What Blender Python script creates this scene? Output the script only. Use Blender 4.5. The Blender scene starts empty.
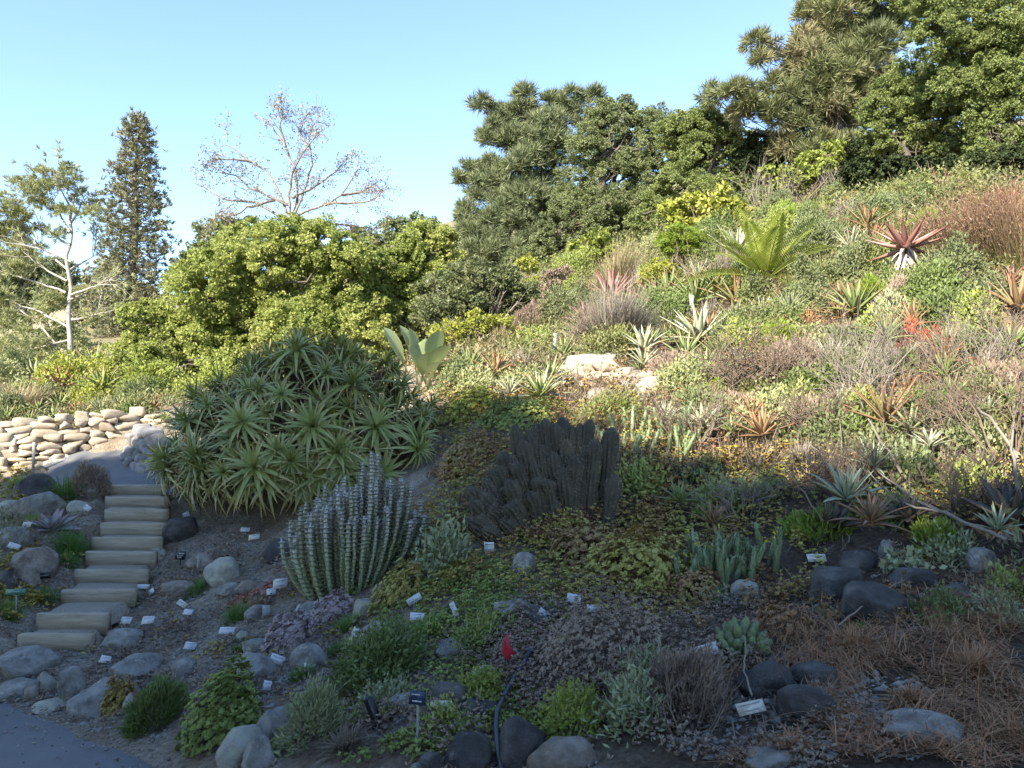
import bpy, math
import numpy as np
from mathutils import Vector, noise as mnoise, Matrix

# ------------------------------------------------------------------ camera, sky, sun, exposure
F = 796.0
PITCH = math.atan(46.0 / F)
CAMZ = 1.6
sc = bpy.context.scene
COL = sc.collection
cam = bpy.data.cameras.new('camera')
camo = bpy.data.objects.new('camera', cam)
COL.objects.link(camo)
cam.sensor_width = 36.0
cam.lens = F / 1024 * 36.0
cam.clip_end = 3000
cam.clip_start = 0.05
camo.location = (0, 0, CAMZ)
camo.rotation_euler = (math.pi / 2 + PITCH, 0, 0)
sc.camera = camo

SUN_AZ = np.array([-0.55, -0.835])          # horizontal direction towards the sun: left and behind
SUN_AZ = SUN_AZ / np.linalg.norm(SUN_AZ)
SUN_EL = math.radians(33)
SDIR = np.array([SUN_AZ[0] * math.cos(SUN_EL), SUN_AZ[1] * math.cos(SUN_EL), math.sin(SUN_EL)])
world = bpy.data.worlds.new('World')
sc.world = world
world.use_nodes = True
wn = world.node_tree
wn.nodes.clear()
sky = wn.nodes.new('ShaderNodeTexSky')
sky.sky_type = 'NISHITA'
sky.sun_disc = False
sky.sun_elevation = SUN_EL
sky.sun_rotation = math.atan2(SUN_AZ[0], SUN_AZ[1])
sky.air_density = 0.85
sky.dust_density = 0.0
sky.ozone_density = 1.9
bg = wn.nodes.new('ShaderNodeBackground')
bg.inputs['Strength'].default_value = 0.105
wo = wn.nodes.new('ShaderNodeOutputWorld')
wn.links.new(sky.outputs[0], bg.inputs[0])
wn.links.new(bg.outputs[0], wo.inputs[0])
sl = bpy.data.lights.new('sun', 'SUN')
sl.energy = 3.8
sl.angle = math.radians(0.53)
sl.color = (1.0, 0.92, 0.78)
so = bpy.data.objects.new('sun', sl)
COL.objects.link(so)
so.rotation_euler = Vector(SDIR).to_track_quat('Z', 'Y').to_euler()
sc.view_settings.view_transform = 'Standard'
sc.view_settings.look = 'None'
sc.view_settings.exposure = 2.18
sc.view_settings.gamma = 1
sc.view_settings.use_curve_mapping = False
try:
    sc.cycles.max_bounces = 6
    sc.cycles.diffuse_bounces = 3
    sc.cycles.transmission_bounces = 4
    sc.cycles.transparent_max_bounces = 4
except Exception:
    pass

# trees that stand behind the camera: place across the sun, height of top, distance, crown radius, label
SHADE = [(-12.9, 5.05, 13, 1.3, "smallest oak at the left end of the row behind the camera"), (-11.6, 5.35, 14.5, 1.5, "farthest oak of the row behind the camera"), (-10.0, 5.4, 12.5, 1.8, "second oak of the row behind the camera"), (-7.7, 6.35, 12, 1.9, "tallest oak of the row behind the camera"), (-4.9, 5.7, 12, 1.9, "middle oak of the row behind the camera"),
         (-2.2, 5.0, 11.5, 1.9, "oak standing right behind the camera"), (0.6, 4.55, 11.5, 2.0, "oak just right of the camera, behind it"), (3.4, 4.5, 12, 2.0, "oak at the right end of the row behind the camera")]
rng = np.random.default_rng(11)
U = rng.uniform
N3 = lambda n: rng.normal(size=(n, 3))

def unit(a):
    a = np.asarray(a, float)
    return a / np.maximum(np.linalg.norm(a, axis=-1, keepdims=True), 1e-9)

# ------------------------------------------------------------------ pixels to rays and points
def ray(px, py):
    px = np.asarray(px, float); py = np.asarray(py, float)
    a = (px - 512) / F; b = (384 - py) / F
    c, s = math.cos(PITCH), math.sin(PITCH)
    return np.stack([a, c - b * s, s + b * c], -1)

def P(px, py, Y):
    d = ray(px, py)
    t = np.asarray(Y, float) / d[..., 1]
    return np.array([0, 0, CAMZ]) + d * t[..., None]

def mpp(Y):
    return Y / F

# ------------------------------------------------------------------ objects and properties
def tag(o, label=None, cat=None, group=None, kind=None):
    if label: o['label'] = label
    if cat: o['category'] = cat
    if group: o['group'] = group
    if kind: o['kind'] = kind
    return o

def thing(name, label, cat, loc=(0, 0, 0), group=None):
    o = bpy.data.objects.new(name, None)
    COL.objects.link(o)
    o.empty_display_size = 0.1
    o.location = loc
    return tag(o, label, cat, group)

def join(parts):
    Vs, Fs, Ts, Ms, k = [], [], [], [], 0
    for pt in parts:
        V, Fc = pt[0], pt[1]
        T = pt[2] if len(pt) > 2 and pt[2] is not None else np.zeros(len(V))
        m = pt[3] if len(pt) > 3 else 0
        Vs.append(np.asarray(V, float).reshape(-1, 3)); Ts.append(T)
        Fs.append(np.asarray(Fc) + k)
        Ms.append(np.full(len(Fc), m))
        k += len(V)
    w = max(f.shape[1] for f in Fs)
    Fs = [f if f.shape[1] == w else np.concatenate([f, np.repeat(f[:, -1:], w - f.shape[1], 1)], 1) for f in Fs]
    return np.concatenate(Vs), np.concatenate(Fs), np.concatenate(Ts), np.concatenate(Ms)

def make_mesh(name, V, Fc, T=None, M=None, mats=(), smooth=False):
    V = np.asarray(V, np.float32); Fc = np.asarray(Fc, np.int32)
    me = bpy.data.meshes.new(name)
    me.vertices.add(len(V))
    me.vertices.foreach_set('co', V.ravel())
    n = len(Fc); w = Fc.shape[1]
    if w == 4:
        tri = Fc[:, 3] == Fc[:, 2]
        tot = np.where(tri, 3, 4).astype(np.int32)
        keep = np.ones_like(Fc, bool); keep[tri, 3] = False
        loops = Fc[keep]
    else:
        tot = np.full(n, w, np.int32); loops = Fc.ravel()
    st = np.concatenate([[0], np.cumsum(tot)[:-1]]).astype(np.int32)
    me.loops.add(len(loops))
    me.loops.foreach_set('vertex_index', loops.astype(np.int32))
    me.polygons.add(n)
    me.polygons.foreach_set('loop_start', st)
    try:
        me.polygons.foreach_set('loop_total', tot)
    except Exception:
        pass
    for m in mats: me.materials.append(m)
    if M is not None: me.polygons.foreach_set('material_index', np.asarray(M, np.int32))
    if smooth: me.polygons.foreach_set('use_smooth', np.ones(n, bool))
    if T is not None:
        at = me.attributes.new('tip', 'FLOAT', 'POINT')
        at.data.foreach_set('value', np.asarray(T, np.float32))
    me.update(calc_edges=True)
    me.validate()
    return me

def obj(name, geo, mats, parent=None, loc=(0, 0, 0), smooth=False):
    if isinstance(geo, list): geo = join(geo)
    V, Fc = geo[0], geo[1]
    T = geo[2] if len(geo) > 2 else None
    M = geo[3] if len(geo) > 3 else None
    if not isinstance(mats, (list, tuple)): mats = [mats]
    o = bpy.data.objects.new(name, make_mesh(name, V, Fc, T, M, mats, smooth))
    COL.objects.link(o)
    o.location = loc
    if parent is not None: o.parent = parent
    return o

def copy_tree(o, parent=None):
    c = o.copy(); COL.objects.link(c)
    if parent is not None: c.parent = parent
    for ch in o.children: copy_tree(ch, c)
    return c

# ------------------------------------------------------------------ geometry pieces
def tube(pts, rad, n=6, cap=True):
    pts = np.asarray(pts, float); m = len(pts)
    rad = np.broadcast_to(np.asarray(rad, float), (m,))
    d = unit(np.gradient(pts, axis=0))
    ref = np.array([0, 0, 1.0]) if abs(d[0, 2]) < 0.9 else np.array([1.0, 0, 0])
    a = unit(np.cross(d, ref)); b = np.cross(d, a)
    th = np.arange(n) * 2 * math.pi / n
    V = pts[:, None] + rad[:, None, None] * (np.cos(th)[None, :, None] * a[:, None] + np.sin(th)[None, :, None] * b[:, None])
    i = np.arange(m - 1)[:, None] * n; j = np.arange(n)[None]; j2 = (j + 1) % n
    Fc = np.stack([i + j, i + j2, i + n + j2, i + n + j], -1).reshape(-1, 4)
    V = V.reshape(-1, 3)
    if cap:
        V = np.concatenate([V, pts[:1], pts[-1:]])
        k = m * n
        c0 = np.stack([j[0], np.full(n, k), j2[0], j2[0]], -1)
        c0 = np.stack([j2[0], j[0], np.full(n, k), np.full(n, k)], -1)
        e = (m - 1) * n
        c1 = np.stack([e + j[0], e + j2[0], np.full(n, k + 1), np.full(n, k + 1)], -1)
        Fc = np.concatenate([Fc, c0, c1])
    T = np.repeat(np.linspace(0, 1, m), n)
    if cap: T = np.concatenate([T, [0, 1]])
    return V, Fc, T

def tubes(lines, n=5):
    out = [tube(p, r, n, False) for p, r in lines]
    return join(out)

def blades(base, dirs, L, W, droop=0.3, segs=5, fold=0.25, prof='aloe', up=None, fleshy=False):
    """many tapered leaves: a curved strip with a channel (or a closed fleshy section)"""
    base = np.asarray(base, float); n = len(base); dirs = unit(dirs)
    L = np.broadcast_to(L, (n,)).astype(float); W = np.broadcast_to(W, (n,)).astype(float)
    droop = np.broadcast_to(droop, (n,)).astype(float)
    upv = np.array([0, 0, 1.0]) if up is None else up
    side = np.cross(dirs, np.broadcast_to(upv, (n, 3)) + 1e-3 * N3(n))
    side = unit(side)
    t = np.linspace(0, 1, segs + 1)
    pos = base[:, None] + dirs[:, None] * (L[:, None] * t)[..., None]
    pos[..., 2] -= droop[:, None] * L[:, None] * t ** 2
    tang = unit(np.gradient(pos, axis=1))
    nor = unit(np.cross(side[:, None], tang))
    if prof == 'aloe': w = (1 - t) ** 0.75 * (0.75 + 0.5 * np.sin(np.minimum(t * 3, 1) * math.pi / 2)) + 0.015
    elif prof == 'agave': w = np.sin(np.clip(0.22 + t * 0.78, 0, 1) * math.pi) ** 0.8 + 0.01
    elif prof == 'paddle': w = np.where(t < 0.45, 0.10, np.sin(np.clip((t - 0.45) / 0.55, 0, 1) * math.pi) ** 0.6) + 0.02
    elif prof == 'grass': w = (1 - t) ** 0.6 + 0.03
    else: w = np.sin(np.clip(t * 0.94 + 0.03, 0, 1) * math.pi) ** 0.7 + 0.02
    w = W[:, None] * w[None] * 0.5
    l = pos - side[:, None] * w[..., None] + nor * (w * fold)[..., None]
    r = pos + side[:, None] * w[..., None] + nor * (w * fold)[..., None]
    if fleshy:
        m = pos - nor * (w * 0.05)[..., None]
        bt = pos - nor * (w * 0.55)[..., None]
        V = np.stack([l, m, r, bt], 2); k = 4
        pairs = [(0, 1), (1, 2), (2, 3), (3, 0)]
    else:
        V = np.stack([l, pos, r], 2); k = 3
        pairs = [(0, 1), (1, 2)]
    idx = np.arange(n * (segs + 1) * k).reshape(n, segs + 1, k)
    Fs = [np.stack([idx[:, :-1, a], idx[:, :-1, b], idx[:, 1:, b], idx[:, 1:, a]], -1).reshape(-1, 4) for a, b in pairs]
    T = np.broadcast_to(t[None, :, None], (n, segs + 1, k)).ravel()
    return V.reshape(-1, 3), np.concatenate(Fs), T

def leaves(base, dirs, nrm, L, W, fold=0.15):
    """many small pointed leaves, one folded quad each"""
    base = np.asarray(base, float); n = len(base); dirs = unit(dirs)
    L = np.broadcast_to(L, (n,))[:, None]; W = np.broadcast_to(W, (n,))[:, None]
    side = unit(np.cross(dirs, nrm)); nn = np.cross(side, dirs)
    mid = base + dirs * L * 0.5
    a = mid - side * W / 2 + nn * W * fold; b = base + dirs * L; c = mid + side * W / 2 + nn * W * fold
    V = np.stack([base, a, b, c], 1).reshape(-1, 3)
    Fc = np.arange(n * 4).reshape(n, 4)
    T = np.tile([0, .5, 1, .5], n)
    return V, Fc, T

def sph(n):
    return unit(N3(n))

def crown(lobes, L, W, k=1.5, clump=0.28, inner=0.55, up=0.35, flat=0.85, maxn=200000, droop=0.0):
    """leaf clumps spread through the volume of uneven lobes"""
    out = []
    for c, r in lobes:
        c = np.asarray(c, float)
        n = int(min(maxn, 1.7 * k * 4 * math.pi * r * r / (0.5 * L * W)))
        nc = max(8, int(34 / (clump / 0.28) ** 2))
        cd = sph(nc); cr = r * U(inner, 1.14, nc)
        cc = c + cd * cr[:, None] * np.array([1, 1, flat])
        rc = r * clump * U(0.45, 1.7, nc)
        pick = rng.integers(0, nc, n)
        off = sph(n) * (U(0.35, 1.0, n) ** 0.6 * rc[pick])[:, None] * np.array([1.1, 1.1, .8])
        b = cc[pick] + off
        out_d = unit(off) * 0.7 + unit(b - c) * 0.5 + N3(n) * 0.55
        out_d[:, 2] -= droop
        nr = unit(unit(b - c) + np.array([0, 0, up]) + N3(n) * 0.55)
        l = L * U(0.65, 1.3, n)
        out.append(leaves(b - unit(out_d) * l[:, None] * .5, out_d, nr, l, l * W / L))
    return join(out)

def tufts(cent, axis, nb, L, W, spread=0.9):
    """bunches of needles round an axis"""
    m = len(cent)
    c = np.repeat(cent, nb, 0); a = np.repeat(unit(axis), nb, 0)
    d = unit(a + N3(m * nb) * spread * 0.6)
    l = L * U(.6, 1.15, m * nb)
    nr = N3(m * nb)
    return leaves(c, d, nr, l, W, 0.05)

def pine_crown(lobes, dens=1.0, nb=12, L=0.3, W=0.04, flat=.8, inner=.45, up=.5):
    cs, ax = [], []
    for c, r in lobes:
        c = np.asarray(c, float)
        n = int(dens * 60 * r * r / L) + 8
        nc = max(7, int(9 * r * r) + 7)
        cd = sph(nc); cc = c + cd * (r * U(inner, .95, nc))[:, None] * np.array([1, 1, flat])
        rc = .5 * r * U(.6, 1.3, nc)
        pick = rng.integers(0, nc, n)
        off = sph(n) * (U(.2, 1, n) ** .5 * rc[pick])[:, None] * np.array([1.2, 1.2, .6])
        b = cc[pick] + off
        cs.append(b); ax.append(unit(b - c) * .6 + unit(off) * .5 + np.array([0, 0, up]) + N3(n) * .25)
    return tufts(np.concatenate(cs), np.concatenate(ax), nb, L, W)

def limb(a, b, r0, r1, sag=0.1, n=6, wob=0.06):
    a = np.asarray(a, float); b = np.asarray(b, float)
    t = np.linspace(0, 1, n)[:, None]
    L = np.linalg.norm(b - a)
    p = a + (b - a) * t
    p[1:-1] += N3(n - 2) * L * wob
    p[:, 2] += -sag * L * (t[:, 0] * (1 - t[:, 0])) * 2
    return p, np.linspace(r0, r1, n)

def grow(p, d, L, r, depth, lines, tips, spread=0.55, upb=0.15, k=(2, 3), shrink=0.72, wob=.12):
    n = 5
    pts = [np.array(p, float)]; dd = unit(np.array(d, float))
    for i in range(n - 1):
        dd = unit(dd + rng.normal(size=3) * wob + np.array([0, 0, upb * .3]))
        pts.append(pts[-1] + dd * L / (n - 1))
    lines.append((np.array(pts), np.linspace(r, r * .62, n)))
    if depth == 0:
        tips.append((pts[-1], dd)); tips.append((pts[2], dd)); return
    for i in range(rng.integers(k[0], k[1] + 1)):
        nd = unit(dd + rng.normal(size=3) * spread + np.array([0, 0, upb]))
        j = rng.integers(2, n)
        grow(pts[j], nd, L * shrink * U(.75, 1.15), r * .6, depth - 1, lines, tips, spread, upb, k, shrink, wob)

# ------------------------------------------------------------------ materials
def new_mat(name):
    m = bpy.data.materials.new(name); m.use_nodes = True
    nt = m.node_tree; nt.nodes.clear()
    return m, nt, nt.nodes.new, nt.links.new

def ramp(nt, cols, stops=None):
    r = nt.nodes.new('ShaderNodeValToRGB')
    el = r.color_ramp.elements
    while len(el) < len(cols): el.new(0.5)
    for i, c in enumerate(cols):
        el[i].position = stops[i] if stops else i / (len(cols) - 1)
        el[i].color = (*c, 1)
    return r

def leaf_mat(name, cols, tip=None, tr=0.25, rough=0.5, spec=0.3, patch=0.5, scale=1.2, tip0=.55, base=None):
    m, nt, nn, ln = new_mat(name)
    geo = nn('ShaderNodeNewGeometry')
    nz = nn('ShaderNodeTexNoise'); nz.inputs['Scale'].default_value = scale; nz.inputs['Detail'].default_value = 3
    ln(geo.outputs['Position'], nz.inputs['Vector'])
    mx = nn('ShaderNodeMix'); mx.data_type = 'FLOAT'; mx.inputs[0].default_value = patch
    mr = nn('ShaderNodeMapRange'); mr.inputs[1].default_value = .3; mr.inputs[2].default_value = .7
    ln(nz.outputs[0], mr.inputs[0])
    ln(geo.outputs['Random Per Island'], mx.inputs[2]); ln(mr.outputs[0], mx.inputs[3])
    rp = ramp(nt, cols); ln(mx.outputs[0], rp.inputs[0])
    col = rp.outputs[0]
    if tip or base:
        at = nn('ShaderNodeAttribute'); at.attribute_name = 'tip'
        for c, a, b in ((tip, tip0, 1.05), (base, .45, .0)):
            if not c: continue
            r2 = nn('ShaderNodeMapRange'); r2.inputs[1].default_value = a; r2.inputs[2].default_value = b
            ln(at.outputs['Fac'], r2.inputs[0])
            m2 = nn('ShaderNodeMix'); m2.data_type = 'RGBA'
            ln(r2.outputs[0], m2.inputs[0]); ln(col, m2.inputs[6]); m2.inputs[7].default_value = (*c, 1)
            col = m2.outputs[2]
    bs = nn('ShaderNodeBsdfPrincipled'); bs.inputs['Roughness'].default_value = rough
    bs.inputs['Specular IOR Level'].default_value = spec
    ln(col, bs.inputs['Base Color'])
    out = nn('ShaderNodeOutputMaterial')
    if tr > 0:
        tb = nn('ShaderNodeBsdfTranslucent'); ln(col, tb.inputs[0])
        ms = nn('ShaderNodeMixShader'); ms.inputs[0].default_value = tr
        ln(bs.outputs[0], ms.inputs[1]); ln(tb.outputs[0], ms.inputs[2]); ln(ms.outputs[0], out.inputs[0])
    else: ln(bs.outputs[0], out.inputs[0])
    return m

def surf_mat(name, cols, scale=4, rough=0.85, bump=0.3, bscale=30, stops=None, spots=None, spot_scale=12, spot_at=.62, spec=.3, bdist=.02, stretch=(1, 1, 1), objrand=False):
    m, nt, nn, ln = new_mat(name)
    tc = nn('ShaderNodeTexCoord'); mp = nn('ShaderNodeMapping'); mp.inputs['Scale'].default_value = stretch
    if objrand:
        oi = nn('ShaderNodeObjectInfo'); va = nn('ShaderNodeVectorMath'); va.operation = 'ADD'
        sm = nn('ShaderNodeVectorMath'); sm.operation = 'SCALE'; sm.inputs[3].default_value = 1.0
        ln(oi.outputs['Location'], sm.inputs[0]); ln(tc.outputs['Object'], va.inputs[0]); ln(sm.outputs[0], va.inputs[1])
        ln(va.outputs[0], mp.inputs[0])
    else: ln(tc.outputs['Object'], mp.inputs[0])
    nz = nn('ShaderNodeTexNoise'); nz.inputs['Scale'].default_value = scale; nz.inputs['Detail'].default_value = 8; nz.inputs['Roughness'].default_value = .65
    ln(mp.outputs[0], nz.inputs['Vector'])
    rp = ramp(nt, cols, stops or [0.3 + .4 * i / (len(cols) - 1) for i in range(len(cols))])
    ln(nz.outputs[0], rp.inputs[0]); col = rp.outputs[0]
    if spots:
        n2 = nn('ShaderNodeTexNoise'); n2.inputs['Scale'].default_value = spot_scale; n2.inputs['Detail'].default_value = 6; n2.inputs['Roughness'].default_value = .7
        ln(mp.outputs[0], n2.inputs['Vector'])
        mr = nn('ShaderNodeMapRange'); mr.inputs[1].default_value = spot_at; mr.inputs[2].default_value = spot_at + .06
        ln(n2.outputs[0], mr.inputs[0])
        m2 = nn('ShaderNodeMix'); m2.data_type = 'RGBA'; ln(mr.outputs[0], m2.inputs[0]); ln(col, m2.inputs[6]); m2.inputs[7].default_value = (*spots, 1)
        col = m2.outputs[2]
    bs = nn('ShaderNodeBsdfPrincipled'); bs.inputs['Roughness'].default_value = rough; bs.inputs['Specular IOR Level'].default_value = spec
    ln(col, bs.inputs['Base Color'])
    if bump > 0:
        n3 = nn('ShaderNodeTexNoise'); n3.inputs['Scale'].default_value = bscale; n3.inputs['Detail'].default_value = 8; n3.inputs['Roughness'].default_value = .7
        ln(mp.outputs[0], n3.inputs['Vector'])
        bp = nn('ShaderNodeBump'); bp.inputs['Strength'].default_value = bump; bp.inputs['Distance'].default_value = bdist
        ln(n3.outputs[0], bp.inputs['Height']); ln(bp.outputs[0], bs.inputs['Normal'])
    out = nn('ShaderNodeOutputMaterial'); ln(bs.outputs[0], out.inputs[0])
    return m

def plain(name, c, rough=.5, spec=.4):
    m, nt, nn, ln = new_mat(name)
    bs = nn('ShaderNodeBsdfPrincipled'); bs.inputs['Base Color'].default_value = (*c, 1); bs.inputs['Roughness'].default_value = rough
    bs.inputs['Specular IOR Level'].default_value = spec
    nz = nn('ShaderNodeTexNoise'); nz.inputs['Scale'].default_value = 40
    tc = nn('ShaderNodeTexCoord'); ln(tc.outputs['Object'], nz.inputs['Vector'])
    rp = ramp(nt, [tuple(x * .72 for x in c), c], [.35, .6]); ln(nz.outputs[0], rp.inputs[0]); ln(rp.outputs[0], bs.inputs['Base Color'])
    out = nn('ShaderNodeOutputMaterial'); ln(bs.outputs[0], out.inputs[0])
    return m

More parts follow.
